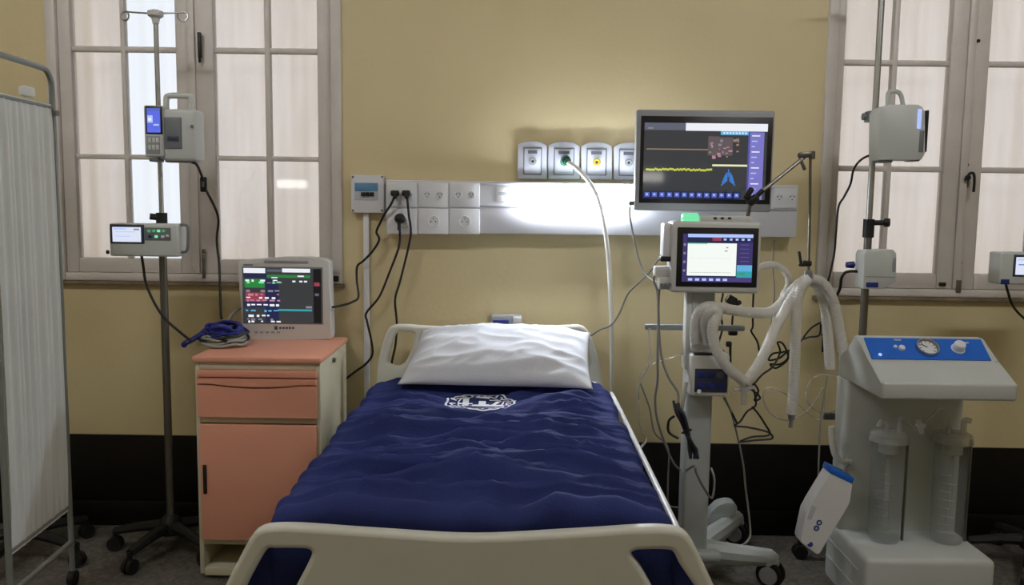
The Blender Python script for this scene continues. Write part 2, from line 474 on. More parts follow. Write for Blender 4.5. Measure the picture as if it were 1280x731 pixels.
# ---------------------------------------------------------------- bed
BX, BHW, BZ = -0.10, 0.465, 0.745            # centre, half width, mattress top
YF, YH = -1.93, -0.14                        # footboard and headboard planes
bed = thing('hospital_bed', 'hospital bed with cream plastic headboard and footboard with handle cut-outs', 'bed', (BX, -1.0, 0))
def loop2(pts, Y, m=6):
    q = spl([P(a, b, Y) for a, b in pts], m, True)
    return [(p.x, p.z) for p in q]
foot = [(316, 668), (327, 658), (346, 654.5), (384, 655), (470, 661), (592, 667.5), (712, 662), (800, 656.5), (834, 657), (852, 661), (863, 672),
        (876, 697), (890, 727), (915, 780), (940, 850), (945, 900), (590, 905), (235, 900), (240, 850), (262, 780), (285, 727), (300, 697)]
def hole(a): return loop2(a, YF)
hl = [(336, 684), (348, 682.5), (376, 682.5), (388, 684), (391, 690), (383, 708), (371, 731), (355, 765), (345, 775), (312, 775), (296, 768), (298, 755), (309, 731), (322, 706)]
hr = [(792, 685.5), (804, 684), (832, 684), (841, 688), (849, 703), (868, 731), (884, 757), (884, 770), (865, 777), (838, 777), (828, 765), (814, 731), (800, 706), (789, 691)]
plate2d('footboard', [loop2(foot, YF), hole(hl), hole(hr)], YF, 0.04, 0.012, 'bed_plastic', bed)
head = [(474, 447), (478, 430), (485, 411), (494, 405.5), (510, 405), (536, 407), (615, 410), (680, 408), (712, 405.5), (728, 407), (738, 419), (746, 441), (750, 462),
        (756, 500), (760, 560), (615, 565), (466, 560), (470, 500), (472, 465)]
hh1 = [(497, 415), (507, 414.5), (518, 416), (517, 428), (513, 441), (506, 453), (497, 457), (487, 453), (486, 446), (491, 430)]
hh2 = [(726, 415), (716, 414.5), (705, 416), (706, 428), (710, 441), (717, 453), (726, 457), (736, 453), (737, 446), (732, 430)]
plate2d('headboard', [loop2(head, YH), loop2(hh1, YH), loop2(hh2, YH)], YH, 0.04, 0.012, 'bed_plastic', bed)
fr = MB()
for sx in (-1, 1): fr.bb(BX + sx * .40 - .03, BX + sx * .40 + .03, YF + .03, YH - .03, 0.46, 0.54, 0.008)
for yy in (-1.8, -1.0, -0.3): fr.bb(BX - .40, BX + .40, yy - .03, yy + .03, 0.45, 0.52, 0.006)
fr.bb(BX - .44, BX + .44, YF + .04, YH - .04, 0.545, 0.575, 0.006)
fr.build('bed_frame', 'offwhite_plastic', bed)
for sx in (-1, 1):
    for yy in (-1.72, -0.36):
        lg = MB().bb(BX + sx * .36 - .03, BX + sx * .36 + .03, yy - .03, yy + .03, 0.14, 0.46, 0.006).build('leg', 'offwhite_plastic', bed)
        MB().cyl((BX + sx * .36 - .02, yy, 0.065), (BX + sx * .36 + .02, yy, 0.065), 0.065, n=20).bb(BX + sx * .36 - .028, BX + sx * .36 + .028, yy - .02, yy + .02, .06, .14, .006).build('castor', 'midgrey_plastic', lg)
MB().bb(BX - BHW + .01, BX + BHW + .004, YF + .065, YH - .03, 0.58, BZ, 0.05, 4).build('mattress', 'sheet_cloth', bed)

MB().tube(spl([(BX + BHW + .030, -.30, .60), (BX + BHW + .030, -.31, .69), (BX + BHW + .030, -.36, .712), (BX + BHW + .030, -1.0, .714), (BX + BHW + .030, -1.80, .712), (BX + BHW + .030, -1.86, .69), (BX + BHW + .030, -1.87, .60)], 6), .0085, 10).build('side_rail', 'white_plastic', bed)

# blanket
BY0, BY1 = YF + .036, -0.30
EC = PZ(601, 503, BZ + .03)
CREASE = []
for cxp, cyp, hw, amp_, sl in ((585, 558, .36, .017, .02), (720, 532, .16, .015, -.16), (735, 575, .20, .017, -.22), (520, 592, .32, .015, .05), (640, 610, .34, .016, -.05),
                               (470, 628, .24, .015, .08), (730, 622, .22, .016, -.14), (600, 640, .36, .016, .03), (450, 545, .16, .011, .12), (500, 650, .25, .014, -.06), (700, 648, .20, .014, .10)):
    q_ = PZ(cxp, cyp, BZ + .03); CREASE.append((q_.x, q_.y, hw, amp_, sl))
def wr(x, y):
    q = noise.noise(V((x * 1.3 + 3.1, y * 1.1, 0.4))) * 0.5
    a = 1 - abs(noise.noise(V((x * 1.2 + y * .5, y * 9.5 + q * 2.6, 1.7)))) * 2.2
    b = 1 - abs(noise.noise(V((x * 2.4 - y * .7 + 5, y * 19 + q * 4 + 2, 4.2)))) * 2.2
    c = noise.noise(V((x * 3 + 9, y * 4, 2.2)))
    d = 1 - abs(noise.noise(V((x * 4.5 + y * 2.5 + 5, y * 6 - x * 2, 7.2)))) * 2.4
    s = 0.0
    for qx_, qy_, hw, am, sl in CREASE:
        dx_ = (x - qx_) / hw
        if abs(dx_) < 1.6:
            e_ = (y - qy_ - sl * (x - qx_) - .02 * math.sin(x * 9 + qy_ * 7)) / (.030 if y > qy_ else .022)
            s += am * math.exp(-dx_ ** 4) * (math.exp(-e_ * e_) - .7 * math.exp(-(e_ + 1.7) ** 2))
    for xs_ in (-0.27, 0.06): s -= 0.004 * math.exp(-((x - BX - xs_) / 0.008) ** 2)
    cal = 1 - 0.85 * math.exp(-(((x - EC[0]) / .21) ** 2 + ((y - EC[1] + .03) / .21) ** 2) ** 2)
    return max(-0.024, (0.050 * a * abs(a) + 0.024 * b * abs(b) + 0.016 * c + 0.016 * d) * cal * .95 - .006) + s
def bz(x, y):
    e = min(1.0, max(0.0, (BY1 - y) / 0.10))
    return BZ + 0.026 + wr(x, y) * (0.25 + 0.75 * e) 
DROP = 0.16
FD = 0.26
def bl(u, v):
    # the foot end folds down behind the footboard
    RF = 0.04; arcf = RF * math.pi / 2
    s_ = v * (BY1 - BY0 - RF + arcf + FD) - arcf - FD
    y = BY0 + RF + max(0.0, s_)
    p = V(bl_top(u, y))
    if s_ < 0:
        t = min(-s_, arcf) / RF
        p.y -= RF * math.sin(t); p.z -= RF * (1 - math.cos(t)) + max(0.0, -s_ - arcf); p.x += (p.x - BX) * .13 * min(1.0, max(0.0, -s_ - arcf) / .06)
        p.y += 0.006 * math.sin(p.x * 23) * min(1.0, -s_ * 6) * .5 + .003
    return p
def bl_top(u, y):
    R = 0.045; arc = R * math.pi / 2
    flat = 2 * (BHW - R) + 0.012; tot = flat + 2 * (arc + DROP)
    s = u * tot - tot / 2
    a = abs(s) - flat / 2; sg = 1 if s > 0 else -1
    cxo = BX - 0.006
    edge = 0.012 * noise.noise(V((y * 5, sg * 3.0, 0)))
    ins = 0.075 * (1 - min(1.0, (BY1 - y) / 0.22)) ** 2
    if a <= 0:
        x = cxo + s * (1 - ins / (flat / 2)); ef = min(1.0, (flat / 2 - abs(s)) / 0.12)
        return (x, y, BZ + .026 + (bz(x, y) - BZ - .026) * (.3 + .7 * ef) - ins * .5 * (abs(s) / (flat / 2)) ** 6)
    cxo -= sg * ins
    zt = BZ + .026 + (bz(cxo + sg * flat / 2, y) - BZ - .026) * .35 - ins * .5
    if a < arc:
        t = a / R
        return (cxo + sg * (flat / 2 + R * math.sin(t)) + edge * t, y, zt - R * (1 - math.cos(t)))
    k = a - arc
    return (cxo + sg * (flat / 2 + R) + edge * 1.5 + 0.012 * math.sin(y * 19) * k / DROP, y, zt - R - k)
bk = MB().grid(bl, 150, 250).build('blanket', 'navy_cloth', ang=180)
so = bk.modifiers.new('thickness', 'SOLIDIFY'); so.thickness = 0.008; so.offset = -1
tag(bk, 'wrinkled navy blue bedspread with a white emblem, spread over the bed', 'blanket')
# white emblem woven into the blanket near the pillow
ec = EC; ea, eb = 0.124, 0.112
em = MB()
def on(x, y): return V((x, y, bz(x, y) + 0.004))
def stroke(p0, p1, wd):
    (x0, y0), (x1, y1) = p0, p1
    L = math.hypot(x1 - x0, y1 - y0); n = max(1, int(L / 0.012)); nx, ny = -(y1 - y0) / L * wd / 2, (x1 - x0) / L * wd / 2
    prev = None
    for i in range(n + 1):
        t = i / n; x, y = x0 + (x1 - x0) * t, y0 + (y1 - y0) * t
        a = em.bm.verts.new(on(x + nx, y + ny)); b = em.bm.verts.new(on(x - nx, y - ny))
        if prev: em.bm.faces.new((prev[0], prev[1], b, a))
        prev = (a, b)
def ell(t, k): return (ec.x + ea * k * math.cos(t), ec.y + eb * k * math.sin(t))
NS = 64
for i in range(NS):
    t0, t1 = 2 * math.pi * i / NS, 2 * math.pi * (i + 1) / NS
    k = 1.0 + 0.03 * math.sin(i * math.pi / 2)
    stroke(ell(t0, k), ell(t1, 1.0 + 0.03 * math.sin((i + 1) * math.pi / 2)), 0.008)
    stroke(ell(t0, 0.66), ell(t1, 0.66), 0.005)
rl = random.Random(4)
for i in range(26):          # the ring of small woven characters, too fine to read
    t = 2 * math.pi * i / 26
    stroke(ell(t, 0.74), ell(t + rl.uniform(-.05, .05), 0.92), 0.008)
    if i % 2: stroke(ell(t, rl.choice((.76, .83, .9))), ell(t + .14, rl.choice((.76, .83, .9))), 0.007)
for a, b, wd in (((-.055, -.03), (-.055, .05), .022), ((-.085, -.035), (.085, -.035), .016), ((.005, -.03), (.005, .03), .026), ((-.03, -.02), (.03, -.02), .018),
                 ((.045, -.03), (.065, .02), .016), ((-.08, .0), (-.03, .0), .012), ((.03, .04), (.07, .045), .012), ((-.02, .055), (.03, .06), .012)):
    stroke((ec.x + a[0], ec.y + a[1]), (ec.x + b[0], ec.y + b[1]), wd)
em.build('emblem', 'print_white', bk, ang=180)['label'] = 'round white woven emblem'

# pillow
pc = [PZ(497, 486, BZ + .05), PZ(741, 492, BZ + .05), P(738, 421, -0.235), P(527, 418, -0.235)]
pn = (pc[1] - pc[0]).cross(pc[3] - pc[0]).normalized()
if pn.y > 0: pn = -pn
def pil(sgn):
    def f(u, v):
        # outline pinched between the corners
        su, sv = 2 * u - 1, 2 * v - 1
        pu = su * (1 - 0.035 * (1 - sv * sv)); pv = sv * (1 - 0.05 * (1 - su * su))
        uu, vv = (pu + 1) / 2, (pv + 1) / 2
        p = pc[0].lerp(pc[1], uu).lerp(pc[3].lerp(pc[2], uu), vv)
        h = max(0, (1 - abs(su) ** 2.6)) ** 0.62 * max(0, (1 - abs(sv) ** 2.4)) ** 0.6
        n1 = 1 - abs(noise.noise(V((su * 1.8 + sv * 1.4, sv * 2.2 - su * .6, 3.3)))) * 2
        n2 = 1 - abs(noise.noise(V((su * 4.2 - sv * 2.6 + 4, sv * 2.4 + su * 1.0, 8.3)))) * 2
        wrk = (0.013 * n1 + 0.005 * n2) * min(1, h * 2.2)
        th = 0.085 * h + wrk if sgn > 0 else 0.035 * h
        return p + pn * sgn * th + pn * 0.02
    return f
pm = MB().grid(pil(1), 90, 60).grid(pil(-1), 90, 60)
bmesh.ops.remove_doubles(pm.bm, verts=pm.bm.verts, dist=0.0008)
tag(pm.build('pillow', 'pillow_cloth', ang=180), 'white pillow in a creased pillowcase leaning on the headboard', 'pillow')

# small bracket on the wall above the headboard
t = thing('wall_bracket', 'small blue-grey bracket on the wall just above the headboard', 'bracket', P(633, 401, 0))
MB().px(614, 394.5, 652, 408, -0.07, 0.07, 0.006).build('body', 'grey_plastic', t)
MB().px(641, 396, 652, 404, -0.085, 0.014, 0.004).build('knob', 'white_plastic', t)
MB().px(616, 400, 636, 406, -0.076, 0.005, 0.002).build('label_strip', 'deep_blue', t)

# ---------------------------------------------------------------- bedside cabinet
CY = -0.56
cx0, cx1 = P(244, 480, CY).x, P(400.5, 480, CY).x
def cz(py, px_=320): return P(px_, py, CY).z
ztop = cz(446)
cab = thing('bedside_cabinet', 'cream bedside cabinet with salmon top, drawer and door', 'cabinet', ((cx0 + cx1) / 2, CY + .25, 0))
CB = -0.06
b = MB(); th = 0.018
zf = cz(724)
b.bb(cx0, cx0 + th, CY, CB, 0.02, ztop - .02, 0.003).bb(cx1 - th, cx1, CY, CB, 0.02, ztop - .02, 0.003)
b.bb(cx0 + th, cx1 - th, CB - .015, CB, 0.02, ztop - .02)
b.bb(cx0 + th, cx1 - th, CY, CB - .015, cz(720), cz(711), 0.002)
b.bb(cx0 + th, cx1 - th, CY, CB - .015, cz(681), cz(675), 0.002)
b.bb(cx0 + th, cx1 - th, CY, CB - .015, cz(529), cz(521), 0.002)
b.bb(cx0 + th, cx1 - th, CY, CB - .015, cz(462), ztop - .02, 0.002)
b.build('body', 'cream_laminate', cab)
MB().bb(cx0 - .008, cx1 + .006, CY - .012, CB + .005, ztop - .022, ztop, 0.006).build('top', 'salmon_laminate', cab)
tr = MB().bb(cx0 + .012, cx1 - .012, CY - .016, CY + .3, cz(471), cz(462.5), 0.004).build('pull_out_tray', 'salmon_laminate', cab)
dr = MB()
dz0, dz1 = cz(520.5), cz(472.5)
xm = (cx0 + cx1) / 2
# drawer front with an arched finger recess along its upper part
xs_ = [cx0 + .012 + (cx1 - cx0 - .024) * i / 24 for i in range(25)]
def arch(x): return dz1 - 0.026 - 0.012 * max(0.0, 1 - ((x - xm) / 0.17) ** 2)
dr.prism([(x, CY - .018, dz0) for x in (xs_[0], xs_[-1])] + [(x, CY - .018, arch(x)) for x in reversed(xs_)], (0, .018, 0))
dr.bb(xs_[0], xs_[-1], CY - .004, CY + .004, dz0 + .01, dz1)
dr.prism([(x, CY - .022, dz1) for x in (xs_[0], xs_[-1])] + [(x, CY - .022, max(arch(x) + .007, dz1 - .03)) for x in reversed(xs_)], (0, .02, 0))
dr.build('drawer', 'salmon_laminate', cab)
door = MB().bb(cx0 + .016, cx1 - .014, CY - .016, CY + .002, cz(674), cz(530), 0.004).build('door', 'salmon_laminate', cab)
MB().bb(P(256, 600, CY).x, P(260.5, 600, CY).x, CY - .022, CY - .014, cz(616), cz(580), 0.003).build('handle', 'dark_plastic', door)
for sx in (cx0 + .03, cx1 - .03):
    for yy in (CY + .03, CB - .03): MB().cyl((sx, yy, 0), (sx, yy, .022), 0.014, n=12).build('foot', 'black_rubber', cab)
hk = P(424, 451, 0)
MB().cyl((cx1, CY + .22, ztop - .05), (cx1 + .012, CY + .22, ztop - .05), 0.009, n=12).build('towel_hook', 'dull_steel', cab)

# ---------------------------------------------------------------- patient monitor on the cabinet
MY = PZ(350, 424, ztop).y
MY = max(MY, -0.30)
pmn = thing('patient_monitor', 'white patient monitor with coloured waveform screen on the bedside cabinet', 'monitor', P(355, 424, MY + .07))
def frontloop(pts, Y, dep):
    return [P(a, b_, Y) for a, b_ in pts], (0, dep, 0)
out, dv = frontloop([(296, 329), (300, 325.5), (330, 323.5), (355, 321.5), (385, 321.5), (407, 323), (412, 327), (415, 420), (413, 425), (309, 427.5), (304, 424)], MY, 0.07)
m = MB().prism(out, dv); m.bevel(0.008, 3); m.build('housing', 'offwhite_plastic', pmn)
bz_, zt_ = P(355, 418, MY).z, P(355, 332, MY).z
x0_, x1_ = P(312, 370, MY).x, P(405, 370, MY).x
MB().bb(x0_, x1_, MY + .06, MY + .13, ztop + .002, zt_, 0.02, 3).build('back_housing', 'offwhite_plastic', pmn)
MB().px(320, 422, 398, 429, MY + .01, 0.10, 0.004).build('stand_foot', 'grey_plastic', pmn)
MB().px(330, 325.5, 385, 329, MY - .003, 0.008, 0.002).build('alarm_light', 'grey_plastic', pmn)
rs = [(0, .0, .28, .09, 's_white'), (.5, .0, .86, .07, 's_white'), (.3, .02, .5, .06, 's_greybar'), (.28, .12, .86, .17, 's_mgreen'), (0, .10, .3, .18, 's_navy'),
      (.01, .20, .27, .36, 's_mgreen'), (.02, .45, .27, .62, 's_redk'), (0, .62, .28, .72, 's_navy'), (.28, .2, .45, .98, 's_navy'),
      (.44, .75, .88, .785, 's_teal'), (.9, 0, 1, 1, 's_black'), (.91, .25, .98, .32, 's_redk'), (.92, .45, .97, .5, 's_greybar'), (.8, .69, .88, .73, 's_txt')]
r2 = random.Random(3)
for v, c in ((.21, 's_white'), (.24, 's_led'), (.40, 's_txt'), (.47, 's_pink'), (.53, 's_white'), (.58, 's_pink'), (.66, 's_white'), (.77, 's_cyan'), (.86, 's_white'), (.93, 's_txt'), (.97, 's_white')):
    u = r2.uniform(.01, .06)
    while u < .44:
        du = r2.uniform(.025, .07)
        if r2.random() < .75: rs.append((u, v, u + du, v + r2.uniform(.02, .045), c))
        u += du + r2.uniform(.015, .04)
for u in (.63, .72, .78): rs.append((u, .22, u + .04, .25, 's_white'))
for u in (.3, .38, .44): rs.append((u, .26, u + .06, .275, 's_txt'))
rs += [(.7, .125, .78, .15, 's_white'), (.36, .16, .44, .18, 's_white')]
MB().px(303, 333.5, 403.5, 405, MY - .002, 0.006, 0.002).build('screen_bezel', 'midgrey_plastic', pmn)
screen(pmn, 305, 335.5, 401.5, 403, MY - .004, 's_dark', rs)
for i, (a, c_) in enumerate(((343, 's_brown'), (349, 'ink_grey'), (353, 'ink_grey'), (357, 'ink_grey'), (361, 'ink_grey'), (365, 'ink_grey'))):
    MB().px(a, 408.5 if i else 407.5, a + (2.8 if i else 4), 411 if i else 412, MY - .0012, 0.002).build('logo_mark', 'ink_grey', pmn)
MB().px(304, 330.2, 316, 331.8, MY - .001, 0.002).build('model_mark', 'midgrey_plastic', pmn)
for k in range(5):
    MB().px(318 + k * 7, 414, 322 + k * 7, 416.5, MY - .002, 0.004, 0.001).build('button', 'grey_plastic', pmn)

# bundle of coiled leads
cb = thing('cable_bundle', 'coiled bundle of blue and grey monitor leads on the cabinet edge', 'cable', PZ(275, 430, ztop))
cc = PZ(277, 431, ztop); rb = random.Random(11)
def coil(mat, r, rx, ry, z, tilt, off, nm):
    pts = []
    for k in range(14):
        a = 2 * math.pi * k / 14
        pts.append((cc.x + off[0] + rx * math.cos(a) * (1 + .06 * rb.uniform(-1, 1)), cc.y + off[1] + ry * math.sin(a) * (1 + .08 * rb.uniform(-1, 1)),
                    ztop + z + tilt * math.sin(a) + 0.006 * rb.uniform(-1, 1) + r))
    MB().tube(spl(pts, 5, True), r, 7, True).build(nm, mat, cb)
for k in range(4): coil('grey_cord', 0.0055, .100 - .006 * k, .085 - .008 * k, .010 + .009 * k, .004, (.012, -.012), 'grey_lead')
for k in range(5): coil('blue_cord', 0.0062, .096 - .007 * k, .085 - .01 * k, .036 + .008 * k, .014, (.0, .02), 'blue_lead')
coil('black_cord', 0.0055, .098, .088, .026, .012, (.012, .0), 'black_lead')
coil('black_cord', 0.0055, .085, .080, .045, .010, (.022, .004), 'black_lead')
MB().tube(spl([(cc.x - .07, cc.y - .03, ztop + .05), (cc.x - .10, cc.y - .05, ztop + .03), (cc.x - .125, cc.y - .075, ztop + .016), (cc.x - .12, cc.y - .09, ztop + .012)], 5), 0.011, 9).build('blue_connector', 'blue_cord', cb)
MB().tube(spl([(cc.x - .03, cc.y - .02, ztop + .075), (cc.x + .01, cc.y - .03, ztop + .082), (cc.x + .05, cc.y - .02, ztop + .07)], 5), 0.011, 9).build('blue_wrap', 'blue_cord', cb)
MB().tube(spl([P(284, 402, MY - .02), P(291, 392, MY + .0), P(300, 385, MY + .05)], 5), 0.007, 8).build('grey_lead', 'grey_cord', cb)

# ---------------------------------------------------------------- drip stands
def star_base(root, x, y, r, ang0, mat='black_rubber', hub_z=0.115):
    MB().lathe([(0, hub_z - .035), (.045, hub_z - .035), (.05, hub_z), (.04, hub_z + .03), (.02, hub_z + .05), (0, hub_z + .05)], (x, y, 0), 20).build('hub', mat, root)
    for k in range(5):
        a = math.radians(ang0 + 72 * k); dx, dy = math.cos(a), math.sin(a)
        e = V((x + dx * r, y + dy * r, 0.085))
        lg = MB().tube([(x + dx * .03, y + dy * .03, hub_z), (x + dx * r * .5, y + dy * r * .5, hub_z - .008), e], 0.022, 8, rf=lambda i: (.026, .022, .017)[i]).build('leg', mat, root)
        m = MB()
        for s in (-1, 1):
            q = V((-dy, dx, 0)) * (.012 * s)
            m.cyl(V((e.x, e.y, .03)) + q - V((-dy, dx, 0)) * .008, V((e.x, e.y, .03)) + q + V((-dy, dx, 0)) * .008, 0.030, n=18)
        m.cyl((e.x, e.y, .03), (e.x, e.y, .09), 0.01, n=10)
        m.build('castor', mat, lg)
IVY = -0.30
xp = P(206, 400, IVY).x
def z_at(py, x, Y):  # height of a picture row at a vertical line
    lo, hi = 0.0, 3.5
    for _ in range(40):
        mid = (lo + hi) / 2
        d = ROT.transposed() @ (V((x, Y, mid)) - CAM)
        v = 365.5 - F * d.y / -d.z
        if v > py: lo = mid
        else: hi = mid
    return lo
iv1 = thing('drip_stand', 'steel drip stand on a black five-star base beside the privacy screen', 'drip stand', (xp, IVY, 0), 'drip stands')
star_base(iv1, xp, IVY, 0.24, 180)
zc = z_at(272, xp, IVY); zt = z_at(20, xp, IVY)
MB().cyl((xp, IVY, .10), (xp, IVY, zc), 0.0155, n=16).build('lower_pole', 'dull_steel', iv1)
MB().cyl((xp, IVY, zc - .02), (xp, IVY, zt), 0.0095, n=14).build('upper_pole', 'steel', iv1)
MB().cyl((xp, IVY, zc - .035), (xp, IVY, zc + .02), 0.022, n=16).cyl((xp, IVY, zc), (xp - .04, IVY - .02, zc + .005), 0.013, n=12).build('height_clamp', 'black_rubber', iv1)
MB().lathe([(0, -.03), (.012, -.03), (.016, -.01), (.03, 0), (.03, .018), (.012, .024), (0, .024)], (xp, IVY, zt), 18).build('hook_cap', 'offwhite_plastic', iv1)
for s in (-1, 1):
    pts = [(xp + s * .02, IVY, zt + .01), (xp + s * .08, IVY - .005, zt + .012), (xp + s * .115, IVY - .008, zt + .014)]
    for k in range(9):
        a = math.pi / 2 - s * math.radians(38 * k)
        pts.append((xp + s * .115 + .018 * math.cos(a), IVY - .008 - .002 * k, zt - .004 + .018 * math.sin(a)))
    MB().tube(spl(pts, 4), 0.0035, 7).build('hook', 'steel', iv1)

# upper infusion pump on the left stand
PY = -0.40
pu = thing('infusion_pump', 'off-white infusion pump with blue lit screen high on the left drip stand', 'infusion pump', P(215, 202, PY + .05), 'infusion pumps')
MB().px(201, 136, 245, 201, PY, 0.10, 0.014, 3).build('housing', 'pump_plastic', pu)
MB().px(180, 131.5, 204, 196, PY - .012, 0.075, 0.008, 3).build('screen_housing', 'pump_plastic', pu)
MB().px(181.5, 132.5, 202.5, 167.5, PY - .015, 0.006, 0.002).build('screen_bezel', 'dark_plastic', pu)
screen(pu, 183.5, 135, 200, 165.5, PY - .0165, 's_lcdblue', [(.05, .3, .45, .6, 's_lcdlight'), (.1, .4, .35, .52, 's_white'), (.0, .0, 1, .12, 's_btn'), (.5, .65, .9, .72, 's_lcdlight')])
MB().px(183, 169.5, 199.5, 192, PY - .015, 0.005, 0.002).build('keypad', 'grey_plastic', pu)
for k in range(6): MB().px(185 + (k % 3) * 5, 172 + (k // 3) * 9, 188.5 + (k % 3) * 5, 178 + (k // 3) * 9, PY - .017, 0.003, 0.001).build('button', 'offwhite_plastic', pu)
MB().px(205.5, 146, 226.5, 185.5, PY - .006, 0.008, 0.003).build('door_panel', 'midgrey_plastic', pu)
MB().px(209, 170, 223, 176, PY - .009, 0.004, 0.001).build('door_label', 'keypad_dark', pu)
MB().cyl(P(240, 158, PY), P(240, 158, PY - .006), 0.007, n=12).build('latch_knob', 'midgrey_plastic', pu)
MB().tube(spl(pl((208, 138, PY + .05), (208, 124, PY + .05), (211, 120, PY + .05), (224, 119.5, PY + .05), (236, 120, PY + .05), (239, 124, PY + .05), (239, 138, PY + .05)), 5), 0.012, 10).build('handle', 'pump_plastic', pu)
MB().px(186, 197, 198, 202, PY, 0.06, 0.004).px(206, 199, 240, 203, PY + .02, 0.05, 0.004).build('foot', 'midgrey_plastic', pu)
q = P(206, 165, IVY)
MB().bb(xp - .03, xp + .03, PY + .095, IVY + .03, q.z - .03, q.z + .03, 0.006).build('pole_clamp', 'grey_plastic', pu)

# lower pump on the left stand
LY = -0.42
pu2 = thing('infusion_pump', 'flat grey pump with white lit screen and side handle, low on the left drip stand', 'infusion pump', P(180, 320, LY + .05), 'infusion pumps')
MB().px(136.5, 279.5, 223, 320.5, LY, 0.09, 0.008, 3).build('housing', 'pump_plastic', pu2)
MB().px(137.5, 280.5, 180, 304.5, LY - .003, 0.006, 0.002).build('screen_bezel', 'keypad_dark', pu2)
screen(pu2, 140.5, 283.8, 176, 302.2, LY - .0045, 's_lcdwhite', [(.05, .08, .5, .16, 's_lcdlight'), (.1, .3, .8, .34, 's_lcdlight'), (.1, .6, .6, .64, 's_lcdlight'), (.75, .1, .95, .2, 's_txt')])
kp = MB().px(180.5, 284.5, 213, 300.5, LY - .003, 0.006, 0.002).build('keypad', 'midgrey_plastic', pu2)
for i, (a, b_, mt) in enumerate(((184, 287, 's_green'), (190, 287, 's_green'), (196, 287, 's_led'), (202, 287, 's_green'), (185, 294, 'deep_blue'), (193, 294, 's_led'), (201, 294, 's_txt'), (207, 293, 'offwhite_plastic'))):
    MB().px(a, b_, a + 4, b_ + 3.2, LY - .005, 0.003, 0.0008).build('button', mt, pu2)
MB().tube(spl(pl((222, 281.5, LY + .03), (230, 281, LY + .028), (234.5, 284, LY + .028), (235, 298, LY + .028), (234, 312, LY + .028), (230, 315, LY + .028), (222, 315, LY + .03)), 5), 0.006, 9).build('handle', 'midgrey_plastic', pu2)
MB().cyl(P(136, 315, LY + .04), P(133.5, 315, LY + .04), 0.008, n=12).build('side_knob', 'black_rubber', pu2)
q = P(206, 300, IVY)
MB().bb(xp - .03, xp + .03, LY + .085, IVY + .03, q.z - .03, q.z + .03, 0.006).build('pole_clamp', 'grey_plastic', pu2)

cable('power_cable', 'black cable hanging from the blue-screened pump down to the cabinet', [(240, 203, -.37), (246, 206, -.35), (253, 222, -.28), (258, 238, -.2), (268, 258, -.14), (273, 275, -.12), (271, 300, -.12), (274, 330, -.14), (275, 360, -.18), (276, 392, -.24), (277, 398, -.26)], 0.0055, 'black_cord')
t = thing('cord_switch', 'small black inline switch on the cable beside the left window', 'switch', P(253, 232, -.25))
MB().px(249.5, 221, 257.5, 240, -.262, 0.018, 0.005).build('switch_body', 'black_rubber', t)
MB().px(251.8, 225, 255.2, 234, -.265, 0.004, 0.001).build('rocker', 'midgrey_plastic', t)
cable('power_cable', 'black cable from the white-screened pump to the coiled leads', [(177, 320, -.36), (179, 332, -.36), (183, 356, -.36), (196, 384, -.38), (210, 402, -.40), (225, 415, -.42), (240, 427, -.45)], 0.0055, 'black_cord')

# ---------------------------------------------------------------- privacy screen and the stool behind it
A = PZ(91, 722, 0.03); Bp = V((P(9, 660, -1.08).x, -1.08, 0))
zt_s = z_at(88, A.x, A.y); zh = z_at(131, A.x, A.y); zl = z_at(637, A.x, A.y); zlow = z_at(677, A.x, A.y)
dirp = (Bp - V((A.x, A.y, 0))); dirp.z = 0; Lp = dirp.length; dirp.normalize(); nrm = V((-dirp.y, dirp.x, 0))
scn = thing('privacy_screen', 'folding ward screen with white cloth on a grey tube frame at left edge', 'screen', (A.x, A.y, 0))
a0 = V((A.x, A.y, 0)); b0 = a0 + dirp * Lp
up = lambda p, z: V((p.x, p.y, z))
rt = 0.0105
arcn = [up(a0, 0.06), up(a0, 1.0), up(a0, zt_s - .06)]
for k in range(1, 6):
    th_ = math.pi / 2 * k / 5; arcn.append(up(a0, zt_s - .06) + dirp * .06 * (1 - math.cos(th_)) + V((0, 0, .06 * math.sin(th_))))
arcn += [up(b0, zt_s) - dirp * .06]
for k in range(1, 6):
    th_ = math.pi / 2 * k / 5; arcn.append(up(b0, zt_s - .06) - dirp * .06 * (1 - math.sin(th_)) + V((0, 0, .06 * math.cos(th_))))
arcn += [up(b0, 1.0), up(b0, 0.06)]
MB().tube(arcn, rt, 12).build('tube_frame', 'frame_paint', scn)
MB().cyl(up(a0, zlow), up(b0, zlow), 0.010).build('lower_rail', 'frame_paint', scn)
MB().cyl(up(a0, zh - .01), up(b0, zh - .01), 0.006).build('curtain_rod', 'frame_paint', scn)
MB().cyl(up(a0, zl + .015), up(b0, zl + .015), 0.006).build('curtain_rod', 'frame_paint', scn)
def sc_f(u, v):
    s = 0.015 + (Lp - .03) * u
    zz = zl + (zh - zl) * v
    amp = 0.006 + 0.003 * math.sin(v * 3)
    off = amp * math.sin(s * 150 + 1.2 * math.sin(s * 23)) + 0.004 * math.sin(s * 61)
    off *= min(1.0, (1 - v) * 12 + .25, v * 9 + .12)
    p = a0 + dirp * s + nrm * off; return (p.x, p.y, zz)
MB().grid(sc_f, 150, 40).build('cloth', 'screen_cloth', scn, ang=180)
for p in (a0, b0):
    m = MB().cyl(up(p, .03) - nrm * .012, up(p, .03) + nrm * .012, 0.03, n=18).cyl(up(p, .03), up(p, .075), .009)
    m.build('castor', 'black_rubber', scn)
m = MB().bb(A.x - .005, A.x + .02, A.y - .014, A.y + .014, zh - .04, zh - .02, .003); m.build('cloth_clip', 'dull_steel', scn)
q = a0 + dirp * .18
MB().box(up(q, zh + .025), (.03, .06, .035), .008).build('cloth_tie', 'screen_cloth', scn)

